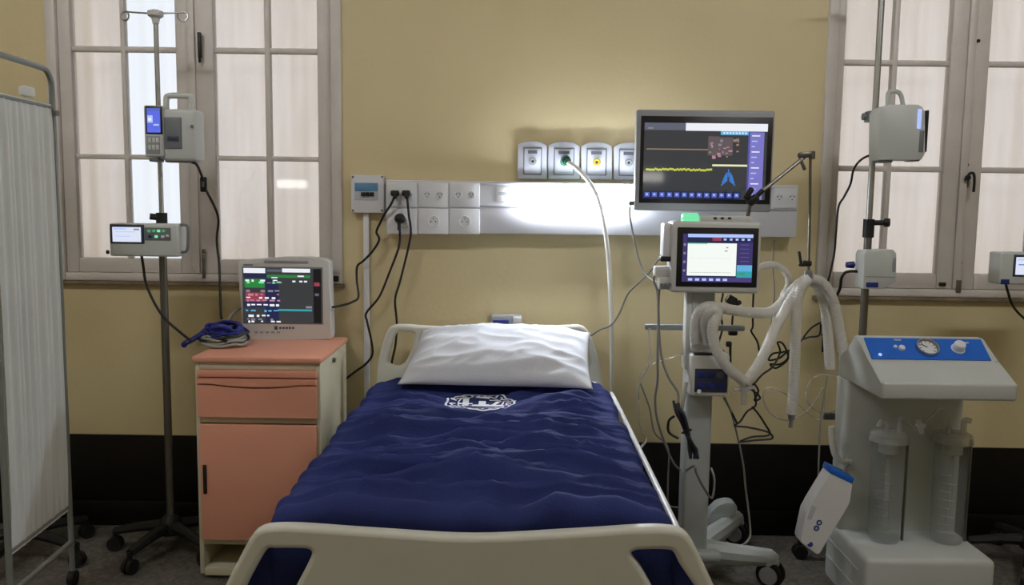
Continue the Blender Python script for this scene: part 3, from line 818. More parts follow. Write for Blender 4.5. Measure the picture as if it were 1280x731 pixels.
SX, SY = A.x - 0.33, A.y + 0.24
st = thing('wheeled_stool', 'black wheeled stool mostly hidden behind the privacy screen', 'stool', (SX, SY, 0))
star_base(st, SX, SY, 0.27, -15)
MB().cyl((SX, SY, .12), (SX, SY, .47), 0.022).build('column', 'dull_steel', st)
MB().lathe([(0, .47), (.11, .47), (.13, .49), (.13, .52), (.11, .54), (0, .545)], (SX, SY, 0), 28).build('seat', 'black_rubber', st)
#PART3

# ---------------------------------------------------------------- wall services
t = thing('breaker_box', 'white breaker box with blue strip and three black switches on the wall', 'breaker box', P(459, 266, 0))
MB().px(438.5, 218.5, 480, 266, -0.045, 0.045, 0.006).build('box_cover', 'white_plastic', t)
MB().px(443, 228, 472.5, 250, -0.049, 0.006, 0.002).build('breaker_window', 'plate_plastic', t)
MB().px(443.5, 228.5, 472, 239, -0.051, 0.003, 0.001).build('blue_strip', M('pale_blue', (98, 148, 186), 0.4), t)
for k in range(3): MB().px(451 + k * 5.6, 240, 455.8 + k * 5.6, 245, -0.058, 0.012, 0.002).build('breaker', 'dark_plastic', t)
for (x, y) in ((441, 221), (477.5, 221), (441, 263), (477.5, 263)): MB().cyl(P(x, y, -.044), P(x, y, -.048), .005, n=10).build('screw', 'midgrey_plastic', t)
tag(MB().px(454.5, 266.5, 461.5, 545, -0.022, 0.021, 0.003).build('cable_trunking', 'white_plastic'), 'thin white cable trunking running down the wall below the breaker box', 'trunking')

PF = -0.075
bp = thing('bedhead_panel', 'long white bedhead service panel with sockets and a lit lamp', 'service panel', P(740, 292, 0))
MB().px(482, 228, 997, 293.5, PF, -PF, 0.005).build('housing', 'aluminium_panel', bp)
MB().px(600, 259.2, 996, 261.2, PF - .003, 0.004).build('groove', 'grey_plastic', bp)
MB().px(600, 230, 996, 233, PF - .006, 0.007, 0.002).build('ledge', 'aluminium_panel', bp)
def socket_mod(x0, x1, y0, y1, twin, mats='white_plastic'):
    so_ = MB().px(x0, y0, x1, y1, PF - .006, 0.007, 0.004).build('socket_plate', mats, bp)
    xm, ym = (x0 + x1) / 2, (y0 + y1) / 2
    for cx in ((xm - 8, xm + 8) if twin else (xm,)):
        c0 = P(cx, ym, PF - .005)
        r = .018 if twin else .026
        MB().lathe([(r, 0), (r, .004), (r - .003, .005), (r - .005, .002), (0, .002)], c0, 22, (0, -1, 0)).build('socket_ring', mats, so_)
        h = MB()
        for dx, dz in ((-.007, .004), (.007, .004), (0, -.008)) if twin else ((-.010, 0), (.010, 0), (0, .012)):
            h.cyl(c0 + V((dx, -.0015, dz)), c0 + V((dx, -.0045, dz)), .0026, n=8)
        h.build('socket_holes', 'dark_plastic', so_)
for i, (a, b_) in enumerate(((483.5, 521.5), (523, 560.5), (562, 599.5))):
    socket_mod(a, b_, 228.5, 259, True); socket_mod(a, b_, 261, 292.5, False)
socket_mod(968, 996, 234, 260, True)
MB().px(620, 233.5, 643, 252, PF - .005, 0.006, 0.002).build('label_plate', 'white_plastic', bp)
MB().px(623, 240, 639, 244, PF - .0065, 0.002).build('label_print', 'grey_plastic', bp)
# lit lamp: rounded diffuser running along the upper channel
lx0, lx1 = P(652, 245, PF).x, P(792, 245, PF).x
zc_ = P(720, 246, PF).z; hh = (P(720, 234, PF).z - P(720, 260, PF).z) / 2
prof = [(lx0, PF + .01 - 0.0, zc_)]
dm = MB()
lp_ = []
for k in range(13):
    a = -math.pi / 2 + math.pi * k / 12
    lp_.append((lx0, PF - .042 * math.cos(a) - .002, zc_ + hh * math.sin(a)))
dm.prism(lp_, (lx1 - lx0, 0, 0)).build('lamp_diffuser', 'lamp_glow', bp)

# gas outlets
gl = ['wall gas outlet plate furthest left, beside the green-plugged one', 'wall gas outlet plate with a green plug and white hose', 'wall gas outlet plate with a yellow centre', 'wall gas outlet plate partly hidden by the large monitor']
for i, (a, b_) in enumerate(((647, 683.5), (685, 724), (726, 764.5), (766.5, 804))):
    y0, y1 = 176 + i * .6, 223.5 + i * .5
    t = thing('gas_outlet', gl[i], 'gas outlet', P((a + b_) / 2, y1, 0), 'wall gas outlets')
    w_ = b_ - a
    o_ = [P(a, y1, 0), P(b_, y1, 0), P(b_, y0 + 6, 0), P(b_ - w_ * .2, y0 + 1.5, 0), P((a + b_) / 2, y0, 0), P(a + w_ * .2, y0 + 1.5, 0), P(a, y0 + 6, 0)]
    m = MB().prism(o_, (0, -.026, 0)); m.bevel(.005); m.build('back_plate', 'plate_plastic', t)
    MB().px(a + 7, y0 + 8, b_ - 6, y1 - 5, -.029, .008, .003).build('dark_rim', 'midgrey_plastic', t)
    MB().px(a + 8.5, y0 + 9.5, b_ - 7.5, y1 - 6.5, -.032, .008, .003).build('face_plate', 'plate_plastic', t)
    c0 = P((a + b_) / 2 + .5, (y0 + y1) / 2 + 2, -.032)
    MB().lathe([(0, .0), (.017, 0), (.017, .006), (.013, .009), (.008, .008), (0, .005)], c0, 20, (0, -1, 0)).build('valve_ring', ['grey_plastic', 'green_plastic', 'yellow_plastic', 'grey_plastic'][i], t)
    MB().cyl(c0 + V((0, -.004, 0)), c0 + V((0, -.0095, 0)), .0055, n=12).build('valve_port', 'dark_plastic', t)
    MB().px(a + 13, y0 + 12, b_ - 12, y0 + 16, -.034, .003).build('gas_label', 'ink_grey', t)
hs = thing('oxygen_hose', 'white gas hose with green plug hanging from the wall outlet behind the bed', 'hose', P(707, 200, -.1))
MB().cyl(P(707, 200, -.042), P(708, 201, -.12), .022, .019, n=20).cyl(P(708, 201, -.12), P(710, 203, -.15), .012, n=14).build('green_plug', 'green_plastic', hs)
MB().tube(spl(pl((710, 203, -.145), (722, 211, -.165), (737, 228, -.16), (749, 252, -.14), (756, 285, -.12), (761, 330, -.10), (764, 400, -.09), (765, 478, -.09), (765, 560, -.09)), 10), .0095, 10).build('hose_tube', 'hose_white', hs)

# plugs and cords at the left end of the panel
def plug_cord(label, plug, pts, big=False):
    t = thing('mains_cable', label, 'cable', P(plug[0], plug[1], PF - .02), 'power cords from the panel sockets')
    p = P(plug[0], plug[1], PF - .012)
    m = MB()
    if big: m.lathe([(0, 0), (.022, 0), (.022, .018), (.016, .032), (0, .036)], p, 18, (0, -1, 0)); m.tube([p + V((0, -.02, -.01)), p + V((0, -.024, -.05))], .008, 8)
    else: m.box(p + V((0, -.012, 0)), (.036, .026, .026), .007); m.tube([p + V((0, -.018, 0)), p + V((.004, -.03, -.02))], .008, 8)
    m.build('plug', 'black_rubber', t)
    MB().tube(spl(pl(*pts), 6), .0052, 7).build('flex', 'black_cord', t)
plug_cord('black cord zigzagging from the left socket to the patient monitor', (494, 241.5), [(494, 243, -.115), (489, 255, -.11), (481.6, 266, -.10), (475, 279, -.07), (470.5, 290, -.05), (474, 299.6, -.05), (465.5, 314, -.05), (454, 326, -.05), (446.5, 333, -.05), (446, 350, -.06), (448, 371, -.08), (440, 377.5, -.1), (430, 381, -.12), (415, 384, -.15)])
plug_cord('black cord with a round plug in the lower socket, dropping behind the cabinet', (500, 273), [(499.5, 283, -.105), (499, 307, -.08), (487, 340, -.06), (474, 371, -.05), (458, 391, -.05), (459, 402, -.05), (464, 425, -.05), (465.5, 443, -.05), (457, 455, -.05), (446, 463, -.045), (430, 475, -.04)], True)
plug_cord('black cord hanging straight down behind the headboard handle', (508, 241.5), [(509, 246, -.11), (511, 268, -.11), (513.6, 289, -.09), (510, 312, -.07), (500, 352, -.06), (494, 374, -.06), (496, 403, -.06), (494.5, 430, -.06), (490, 452, -.06), (487, 480, -.06)])

# ---------------------------------------------------------------- large display
DY = -0.36
lm = thing('display_monitor', 'large flat display with dark waveform screen above the ventilator', 'monitor', P(880, 262, DY + .05))
MB().px(794.5, 137.5, 966.5, 264, DY, 0.045, 0.008, 3).build('housing', 'grey_plastic', lm)
MB().px(800, 145.5, 964.5, 254.5, DY - .002, 0.006, 0.002).build('screen_bezel', 'dark_plastic', lm)
rs = [(0, 0, .34, .095, 's_greybar'), (.335, 0, 1, .10, 's_white'), (.62, .1, .845, .15, 's_cyan'), (.845, .11, .975, 1, 's_lav'), (.845, .1, .86, 1, 's_lavd'), (.02, .338, .52, .352, 's_orange'),
      (.56, .537, .845, .562, 's_pale'), (.52, .17, .61, .42, 's_brown'), (.61, .18, .72, .42, 's_brown'), (.03, .06, .07, .08, 's_txt'),
      (0, .9, .8, 1, 's_navy'), (.69, .60, .70, .70, 's_blue')]
r2 = random.Random(5)
u = .02
while u < .55:
    du = .012; j = r2.uniform(-.008, .008); rs.append((u, .598 + j, u + du, .625 + j, 's_yellow')); u += du
for k in range(6):
    for sg_ in (-1, 1):
        u_ = .695 + sg_ * (.008 + .0085 * k); top_ = .66 + .012 * k + .004 * k * k
        rs.append((min(u_, u_ + sg_ * .0085), top_ - .02, max(u_, u_ + sg_ * .0085), .76 + .012 * k, 's_blue'))
for k in range(12):
    rs.append((.875, .15 + k * .07, .94 - .02 * (k % 3), .165 + k * .07, 's_white' if k % 3 == 0 else 's_lcdlight'))
for k in range(13): rs.append((.015 + k * .061, .915, .055 + k * .061, .975, 's_btn'))
for k in range(13): rs.append((.026 + k * .061, .93, .042 + k * .061, .955, 's_lcdlight'))
for k in range(22):
    u0, v0 = r2.uniform(.52, .76), r2.uniform(.17, .44); rs.append((u0, v0, u0 + r2.uniform(.01, .04), v0 + r2.uniform(.012, .035), r2.choice(('s_txt', 's_txt', 's_pink', 's_orange'))))
for k in range(8): rs.append((.64 + k * .025, .115, .655 + k * .025, .135, 's_white'))
screen(lm, 804.5, 154, 958, 249, DY - .0035, 's_dark', rs)
wq = P(880, 225, -.1)
MB().bb(wq.x - .05, wq.x + .05, DY + .045, DY + .055, wq.z - .05, wq.z + .05, .004).bb(wq.x - .02, wq.x + .02, DY + .05, -PF * -1 - .008, wq.z - .02, wq.z + .02, .004).bb(wq.x - .06, wq.x + .06, PF - .012, PF - .001, wq.z - .06, wq.z + .03, .003).build('wall_arm', 'midgrey_plastic', lm)
MB().px(786, 251, 796, 257, DY + .02, .02, .004).build('side_connector', 'midgrey_plastic', lm)

# ---------------------------------------------------------------- ventilator
VY = -0.62
vx = P(873, 520, VY + .1).x; vy = VY + .12
ven = thing('ventilator', 'grey ventilator on a wheeled column with a touch screen and hose arm', 'ventilator', (vx, vy, 0))
MB().px(839.5, 277, 951, 366.5, VY, 0.11, 0.012, 3).build('screen_housing', 'offwhite_plastic', ven)
MB().px(846, 284.5, 947.5, 358.8, VY - .003, 0.006, 0.003).build('screen_bezel', 'dark_plastic', ven)
rs = [(.07, .0, 1, .07, 's_lcdlight'), (.07, .07, 1, .15, 's_navy'), (.07, .19, .77, .87, 's_paper'), (.07, .19, .35, .215, 's_led'), (0, .0, .06, 1, 's_navy2'), (.78, .17, 1, .64, 's_navy2'),
      (.78, .64, 1, .77, 's_cyan'), (.78, .77, 1, .90, 's_teal'), (.8, .80, .9, .84, 's_green'), (.07, .9, 1, 1, 's_purple'), (.42, .075, .55, .14, 's_redk')]
for k in range(6): rs.append((.09 + k * .1, .925, .15 + k * .1, .975, 's_lcdlight'))
for k in range(5): rs.append((.58 + k * .085, .09, .62 + k * .085, .13, 's_lcdlight'))
for k in range(5): rs.append((.82, .21 + k * .085, .95, .23 + k * .085, 's_lavd'))
for k in range(4): rs.append((.012, .2 + k * .18, .045, .25 + k * .18, 's_txt'))
rs += [(.62, .27, .65, .29, 's_txt'), (.6, .34, .64, .36, 's_txt'), (.1, .8, .7, .805, 's_txt'), (.1, .5, .7, .503, 's_lcdlight')]
screen(ven, 853, 292.5, 940.5, 352.5, VY - .0045, 's_navy', rs)
MB().px(853, 266, 874, 278, VY + .03, .04, .008).build('alarm_lamp', 's_led', ven)
MB().px(876, 270, 940, 278, VY + .02, .07, .006).build('top_cover', 'offwhite_plastic', ven)
for k in range(3): MB().px(892 + 9 * k, 271.5, 896 + 9 * k, 274, VY + .017, .005, .001).build('top_button', 'dark_plastic', ven)
MB().px(829, 279, 841, 322, VY + .02, .07, .008).build('side_module', 'white_plastic', ven)
MB().px(826, 320.5, 840, 327, VY + .015, .05, .004).build('side_clip', 'black_rubber', ven)
MB().px(818.5, 333, 840, 346, VY + .03, .05, .008).px(824, 346, 840, 362, VY + .02, .05, .006).build('gas_inlet', 'offwhite_plastic', ven)
for k in range(3): MB().cyl(P(827 + k * 5, 356, VY + .021), P(827 + k * 5, 356, VY + .0), .007, n=12).build('inlet_port', 'midgrey_plastic', ven)
# column
def colx(py, Y): return P(873, py, Y).x
cy0, cy1 = vy - .05, vy + .05
zhd = P(873, 368, VY).z
MB().bb(vx - .055, vx + .048, cy0, cy1, .13, zhd - .12, .016, 3).build('column', 'vent_paint', ven)
MB().px(864, 365, 893, 440, VY + .04, .08, .006).build('upper_column', 'vent_paint', ven)
MB().px(857, 365, 866, 462, VY + .045, .06, .006).build('column_side', 'offwhite_plastic', ven)
MB().px(806, 406, 932, 413.5, VY + .13, .022, .008).build('handle_rail', 'grey_plastic', ven)
MB().px(863.5, 443, 912, 496, VY - .005, .10, .010, 3).build('control_module', 'offwhite_plastic', ven)
kp = MB().px(868.5, 461, 909.5, 490.5, VY - .009, .006, .003).build('keypad', 'keypad_dark', ven)
for k in range(6): MB().px(872 + (k % 3) * 12, 465 + (k // 3) * 13, 881 + (k % 3) * 12, 473 + (k // 3) * 13, VY - .012, .004, .0015).build('key', 'deep_blue' if k != 2 else 'ink_grey', kp)
MB().cyl(P(874, 489, VY - .009), P(874, 489, VY - .014), .008, n=12).build('indicator', 'white_plastic', ven)
m = MB()
for (a, b_, r_) in ((870, 438, .016), (884, 438, .016)):
    p = P(a, b_, VY + .045); m.cyl(p + V((0, 0, -.03)), p + V((0, 0, .045)), r_, n=16).cyl(p + V((0, 0, .01)), p + V((0, 0, .02)), r_ + .005, n=16)
m.px(864, 426, 893, 440, VY + .02, .06, .006)
m.build('gas_ports', 'offwhite_plastic', ven)
MB().px(868, 441.5, 892, 444, VY - .006, .02, .002).build('slot', 'dark_plastic', ven)
# base: two forward/backward legs joined by a bridge, four twin castors
bx1 = PZ(963, 716, .055); bx2 = PZ(920, 664, .055)
xr_, xl_ = (bx1.x + bx2.x) / 2 + .0, 2 * vx - (bx1.x + bx2.x) / 2
yf_, yr_ = bx1.y, bx2.y
bm_ = MB()
bm_.bb(vx - .10, vx + .10, vy - .09, vy + .09, .105, .15, .02, 3)
bm_.build('base_hub', 'vent_paint', ven)
for (x, y) in ((bx1.x, yf_), (bx2.x, yr_), (xl_, yf_), (xl_, yr_)):
    lg = MB().tube([(vx, vy, .125), ((vx * .4 + x * .6), (vy * .4 + y * .6), .118), (x, y, .118), (x + (x - vx) * .08, y + (y - vy) * .08, .112)], .03, 10, rf=lambda i: (.05, .042, .034, .018)[i]).build('base_leg', 'vent_paint', ven)
    w_ = MB(); hb = MB()
    for s in (-1, 1):
        w_.lathe([(0, -.011), (.036, -.011), (.05, -.009), (.054, 0), (.05, .009), (.036, .011), (0, .011)], (x + s * .010, y + s * .016, .054), 26, (.55, .85, 0))
    w_.build('castor', 'black_rubber', lg)
    d_ = V((.55, .85, 0)).normalized()
    c0 = V((x, y, .054)) - d_ * .0315
    hb.lathe([(0, -.004), (.034, -.004), (.036, 0), (0, .001)], c0 , 22, (.55, .85, 0)).build('castor_cap', 'grey_plastic', lg)
    MB().bb(x - .03, x + .03, y - .03, y + .03, .085, .12, .014).build('castor_hood', 'vent_paint', lg)
# tall cover over the rear right castor
cvr = []
for k in range(9):
    a = math.pi * k / 8
    cvr.append((bx2.x - .10 + .0 * a, yr_ - .02, 0))
cp_ = pl((884, 664, -.22), (886, 648, -.22), (893, 636, -.22), (905, 629, -.22), (917, 629, -.22), (922, 635, -.22), (918, 643, -.22), (908, 648, -.22), (902, 660, -.22), (900, 672, -.22), (885, 674, -.22))
m = MB().prism(spl(cp_, 3, True), (0, .07, 0)); m.bevel(.004); m.build('castor_cover', 'vent_paint', ven)

# hose arm
arm = [(934, 275, -.52), (936, 262, -.53), (940, 249, -.55)]
MB().tube(pl(*arm), .007, 8).build('arm_post', 'dull_steel', ven)
MB().tube(pl((940, 249, -.55), (1006, 196, -.50)), .0075, 8).build('arm_boom', 'dull_steel', ven)
m = MB().box(P(941, 250, -.56), (.045, .03, .03), .008, Matrix.Rotation(-.7, 3, 'Y')).box(P(936, 242, -.565), (.02, .02, .05), .006, Matrix.Rotation(.5, 3, 'Y')).box(P(948, 243, -.56), (.05, .018, .018), .005, Matrix.Rotation(-.8, 3, 'Y'))
m.build('arm_joint', 'black_rubber', ven)
m = MB().box(P(1006, 193.5, -.5), (.05, .03, .022), .007, Matrix.Rotation(-.1, 3, 'Y')).cyl(P(1015, 189, -.5), P(1015, 199, -.5), .012, n=12).box(P(1003, 205, -.505), (.012, .014, .05), .004, Matrix.Rotation(-.45, 3, 'Y'))
m.build('arm_elbow', 'dull_steel', ven)
MB().tube(pl((1013, 196, -.5), (1012.5, 260, -.5), (1010.5, 340, -.5)), .0055, 8).build('arm_drop_rod', 'dull_steel', ven)
m = MB().box(P(1009, 329, -.5), (.03, .03, .022), .006).box(P(1000, 322, -.5), (.010, .014, .05), .004, Matrix.Rotation(-.2, 3, 'Y')).box(P(1004, 331, -.5), (.035, .012, .012), .004)
m.build('rod_clamp', 'black_rubber', ven)
MB().px(1006, 338, 1016, 357, -.51, .02, .005).build('hose_holder', 'midgrey_plastic', ven)

# corrugated breathing hoses
circ = thing('breathing_circuit', 'white corrugated breathing hoses draped from the ventilator arm', 'hose', P(1010, 350, -.5))
def corr(pts, r, mat='hose_plastic', nm='corrugated_hose'):
    base = spl(pl(*pts), 24)
    # resample evenly
    L = [0.0]
    for a, b_ in zip(base, base[1:]): L.append(L[-1] + (b_ - a).length)
    step = 0.0032; n = int(L[-1] / step); out = []; j = 0
    for i in range(n + 1):
        s = i * step
        while j < len(L) - 2 and L[j+1] < s: j += 1
        out.append(base[j].lerp(base[j+1], min(1, max(0, (s - L[j]) / max(1e-6, L[j+1] - L[j])))))
    return MB().tube(out, r, 12, rf=lambda i: r * (1.03 if i % 3 == 0 else (0.94 if i % 3 == 1 else 1.0))).build(nm, mat, circ, ang=60)
corr([(869, 428, -.60), (869, 410, -.61), (871, 397, -.62), (878, 386, -.63), (891, 383, -.62), (918, 388, -.58), (945, 391, -.54), (962, 390, -.51), (975, 381, -.5), (988, 366, -.5), (1000, 354, -.5), (1011, 347, -.5)], .0205)
corr([(885, 428, -.60), (882, 408, -.63), (884, 395, -.65), (892, 387, -.655), (897, 393, -.66), (891, 408, -.67), (892, 425, -.67), (899, 444, -.67), (911, 461, -.66), (922, 470, -.65), (930, 477, -.64)], .0205)
corr([(931, 478, -.64), (945, 461, -.63), (957, 438, -.61), (968, 413, -.58), (980, 390, -.55), (993, 368, -.53), (1003, 356, -.52), (1011, 351, -.515)], .0205)
corr([(1011, 349, -.53), (1003, 358, -.54), (997, 375, -.545), (995, 400, -.545), (994, 430, -.54), (992.5, 470, -.54), (991, 500, -.54), (989.5, 518, -.54)], .0205)
corr([(1012, 349, -.47), (1022, 358, -.46), (1030, 378, -.45), (1034, 405, -.45), (1036, 435, -.45), (1038, 462, -.45)], .0205)
corr([(1013, 348, -.5), (1027, 353, -.49), (1039, 370, -.48), (1047, 395, -.47), (1052, 425, -.47), (1055, 450, -.47), (1056, 470, -.47)], .0205)
corr([(944, 336, -.50), (952, 333, -.46), (962, 331, -.42), (971, 332, -.40), (982, 340, -.40), (986, 355, -.41), (980, 368, -.42), (972, 388, -.43), (968, 410, -.43)], .014)
m = MB().cyl(P(930, 476, -.64), P(929, 506, -.64), .012, .010, n=14).cyl(P(917, 487, -.64), P(942, 484, -.64), .009, n=12).cyl(P(930, 484, -.64), P(930, 489, -.64), .018, n=14)
m.build('y_piece', 'clear_lid', circ)
MB().cyl(P(989.5, 514, -.54), P(989, 524, -.54), .016, .011, n=14).cyl(P(989, 523, -.54), P(988, 534, -.54), .008, n=12).build('hose_connector', 'steel', circ)
tl = []
for k in range(40):
    a = k / 39 * 2 * math.pi * 2.1
    tl.append(P(1000 + 24 * math.sin(a * .5) * 1.6 + 8 * math.cos(a), 505 + 20 * math.sin(a + .5), -.50 + .02 * math.cos(a * .7)))
MB().tube(spl(tl, 4), .0035, 7).build('thin_tubing', 'clear_tube', circ)
tl = [P(1032 + 25 * math.cos(a), 492 + 24 * math.sin(a), -.48 + .01 * math.sin(2 * a)) for a in [2 * math.pi * k / 14 for k in range(14)]]
MB().tube(spl(tl, 4, True), .0035, 7, True).build('thin_tubing', 'clear_tube', circ)
m = MB().px(1030, 517, 1049, 525, -.49, .02, .005); m.build('tubing_clamp', 'ink_grey', circ)

# cables around the ventilator
cable('signal_cable', 'thin dark cable from the large display corner down past the ventilator screen', [(789, 254, -.33), (787, 265, -.3), (790, 285, -.25), (797, 318, -.25), (806, 342, -.28), (820, 352, -.35), (830, 352, -.48)], .004, 'lightgrey_cord')
cable('signal_cable', 'thin grey cable looping from the ventilator side over to the bed head', [(828, 318, -.55), (822, 326, -.45), (812, 340, -.3), (800, 352, -.22), (785, 367, -.15), (775, 390, -.11), (764, 406, -.11), (750, 412, -.12), (738, 420, -.1)], .004, 'lightgrey_cord')
cable('signal_cable', 'dark cable hanging from the ventilator gas inlet down beside the column', [(821, 340, -.55), (817, 350, -.56), (822, 366, -.56), (823, 400, -.56), (822, 440, -.56), (822, 475, -.55), (819, 500, -.54), (823, 530, -.53), (840, 575, -.50), (854, 588, -.50), (868, 582, -.7), (870, 590, -.72), (880, 610, -.7), (890, 622, -.6), (893, 600, -.5), (889, 585, -.45)], .0045, 'lightgrey_cord')
cable('signal_cable', 'dark cable sloping from the inlet to the strapped cable bunch on the column', [(825, 352, -.57), (823, 385, -.58), (826, 440, -.6), (835, 470, -.63), (847, 490, -.66), (848, 505, -.68), (850, 520, -.69)], .0045, 'lightgrey_cord')
cable('signal_cable', 'thin cable curving low between the bed and the ventilator column', [(800, 478, -.45), (812, 510, -.45), (818, 540, -.45), (835, 560, -.47), (835, 600, -.47), (836, 630, -.46), (850, 634, -.46), (866, 632, -.47)], .0035, 'lightgrey_cord')
cable('signal_cable', 'long thin grey cable hanging to the floor right of the ventilator column', [(906, 497, -.56), (914, 515, -.5), (922, 545, -.45), (929, 580, -.42), (932, 610, -.40), (937, 650, -.40), (937, 672, -.42), (925, 682, -.46), (908, 678, -.48)], .004, 'grey_cord')
bn = thing('cable_bunch', 'black strapped bunch of cable tied to the ventilator column', 'cable', P(858, 540, -.7))
for k in range(6):
    o1, o2 = 3.5 * math.sin(k * 2.1), 3.5 * math.cos(k * 1.7)
    MB().tube(spl(pl((845 + o1, 504 + o2, -.68), (850 + o2 * 1.3, 516, -.69 - .004 * k), (855 + o1, 528, -.69 - .003 * k), (859 + o2 * .6, 541, -.695), (862 + o1 * .5, 550, -.69 - .003 * k), (866 + o2 * 1.4, 562, -.69), (868 + o1 * 1.5, 573, -.685)), 5), .0055, 7).build('cable_loop', 'black_cord' if k % 2 else 'keypad_dark', bn)
MB().tube(spl(pl((853, 541, -.68), (858, 538, -.715), (864, 537, -.68), (858, 540, -.66)), 5, True), .004, 6, True).build('strap', 'black_rubber', bn)
MB().tube(spl(pl((843, 520, -.67), (836, 526, -.66), (836, 540, -.66), (848, 548, -.68)), 5), .005, 7).build('loose_loop', 'black_cord', bn)
MB().tube(spl(pl((858, 478, -.66), (854, 500, -.69), (852, 512, -.69)), 5), .007, 7).build('tail', 'grey_cord', bn)
cable('transparent_tube', 'faint clear tube from the ventilator handle down to the bed edge', [(812, 410, -.5), (812, 450, -.5), (803, 470, -.5), (797, 490, -.48), (800, 530, -.46), (808, 548, -.45), (803, 557, -.5), (797, 563, -.52)], .005, 'clear_tube')
cable('transparent_tube', 'faint thin tube arching left from the ventilator module', [(858, 441, -.55), (840, 446, -.52), (820, 452, -.5), (805, 462, -.5), (799, 476, -.48), (799, 500, -.47)], .003, 'clear_tube')
bk_ = thing('black_lead', 'tangled black lead behind the ventilator hoses', 'cable', P(915, 400, -.42))
def blk(pts, r=.004): MB().tube(spl(pl(*pts), 6), r, 7).build('lead_strand', 'black_cord', bk_)
blk([(904, 366, -.45), (901, 385, -.44), (903, 410, -.43), (899, 430, -.42), (909, 444, -.42)], .004)
blk([(919, 380, -.44), (916, 395, -.43), (915, 410, -.42)], .004)
blk([(942, 364, -.45), (941, 390, -.44), (941, 408, -.43), (939, 414, -.43), (947, 428, -.43), (949, 446, -.43), (944, 452, -.43)], .004)
blk([(913, 428, -.5), (913, 448, -.5), (914, 458, -.5), (924, 468, -.5), (932, 476, -.5)], .005)
blk([(1026, 403, -.4), (1014, 410, -.4), (1004, 423, -.4), (1012, 421, -.4), (1024, 419, -.4), (1026, 405, -.4)], .004)
blk([(1004, 423, -.4), (990, 436, -.42), (978, 440, -.44), (966, 442, -.45), (961, 450, -.45), (975, 447, -.45), (986, 438, -.44), (984, 450, -.44), (970, 460, -.45), (963, 455, -.46), (975, 455, -.46), (985, 446, -.46), (979, 430, -.46), (972, 428, -.46), (975, 440, -.46), (966, 458, -.47), (953, 468, -.48), (944, 478, -.5)], .004)
blk([(944, 478, -.5), (939, 486, -.5), (947, 492, -.5), (950, 498, -.5), (943, 500, -.5), (948, 488, -.5), (941, 480, -.5), (945, 505, -.5), (934, 514, -.5), (925, 527, -.5), (918, 532, -.5), (935, 534, -.5), (960, 540, -.5), (965, 548, -.5), (945, 550, -.5), (925, 552, -.5), (940, 546, -.5), (962, 543, -.5), (955, 528, -.5), (947, 516, -.5), (940, 508, -.5)], .004)
blk([(905, 497, -.52), (912, 510, -.5), (920, 526, -.5), (922, 530, -.5)], .004)
for p_, sz_, ro_ in (((914, 375, -.44), (.04, .03, .035), .5), ((916, 416, -.43), (.035, .025, .02), 0), ((911, 430, -.5), (.022, .02, .022), 0), ((922, 379, -.44), (.03, .02, .018), -.5)):
    MB().box(P(*p_), sz_, .006, Matrix.Rotation(ro_, 3, 'Y')).build('lead_plug', 'black_rubber', bk_)
cable('signal_cable', 'thin cord dropping behind the hoses to the floor near the white hanging case', [(968, 300, -.06), (966, 330, -.07), (968, 370, -.08), (962, 420, -.08)], .003, 'lightgrey_cord')
cable('signal_cable', 'thin pale cord hanging down the dark dado left of the suction unit', [(1034, 470, -.2), (1026, 520, -.2), (1024, 560, -.2), (1023, 600, -.2), (1024, 640, -.2)], .004, 'grey_cord')

# ---------------------------------------------------------------- right drip stand with its pumps
RY = -0.27
xr = P(1086, 280, RY).x
iv2 = thing('drip_stand', 'steel drip stand behind the suction unit, in front of the right window', 'drip stand', (xr, RY, 0), 'drip stands')
star_base(iv2, xr, RY, 0.215, 180)
zc2 = z_at(283, xr, RY)
MB().cyl((xr, RY, .10), (xr, RY, zc2), 0.0155, n=16).build('lower_pole', 'dull_steel', iv2)
MB().cyl((xr, RY, zc2 - .02), (xr, RY, 2.42), 0.0125, n=14).build('upper_pole', 'steel', iv2)
MB().lathe([(0, -.03), (.012, -.03), (.016, -.01), (.03, 0), (.03, .018), (.012, .024), (0, .024)], (xr, RY, 2.42), 18).build('hook_cap', 'offwhite_plastic', iv2)
for s in (-1, 1): MB().tube(spl([(xr + s * .02, RY, 2.43), (xr + s * .11, RY, 2.434), (xr + s * .135, RY, 2.42), (xr + s * .12, RY, 2.40)], 5), .0035, 7).build('hook', 'steel', iv2)
MB().cyl((xr, RY, zc2 - .045), (xr, RY, zc2 + .03), .022, n=16).cyl((xr, RY, zc2 + .015), (xr + .07, RY - .02, zc2 + .017), .011, n=12).cyl((xr + .055, RY - .017, zc2 + .017), (xr + .075, RY - .021, zc2 + .017), .018, n=12).build('height_clamp', 'black_rubber', iv2)
p3 = thing('infusion_pump', 'grey-white infusion pump seen from its side high on the right drip stand', 'infusion pump', P(1128, 200, RY - .05), 'infusion pumps')
o_ = [P(a, b_, RY - .12) for a, b_ in ((1098, 200), (1099, 140), (1104, 133), (1112, 130.5), (1148, 130.5), (1153, 133), (1157, 140), (1157, 192), (1152, 200))]
m = MB().prism(o_, (0, .10, 0)); m.bevel(.006, 2); m.build('housing', 'pump_plastic', p3)
qx = P(1156, 165, RY - .1)
MB().bb(qx.x - .001, qx.x + .006, RY - .115, RY - .03, P(1156, 190, RY - .1).z, P(1156, 138, RY - .1).z, .002).build('front_panel', 'dark_plastic', p3)
MB().bb(qx.x + .005, qx.x + .008, RY - .11, RY - .04, P(1156, 161, RY - .1).z, P(1156, 140, RY - .1).z, .001).build('screen', 's_lcdblue', p3)
MB().px(1147, 136, 1152, 161, RY - .1225, .004, .001).build('blue_edge', 's_lcdlight', p3)
MB().px(1149.5, 163, 1155, 190, RY - .123, .004, .001).build('door_edge', 'midgrey_plastic', p3)
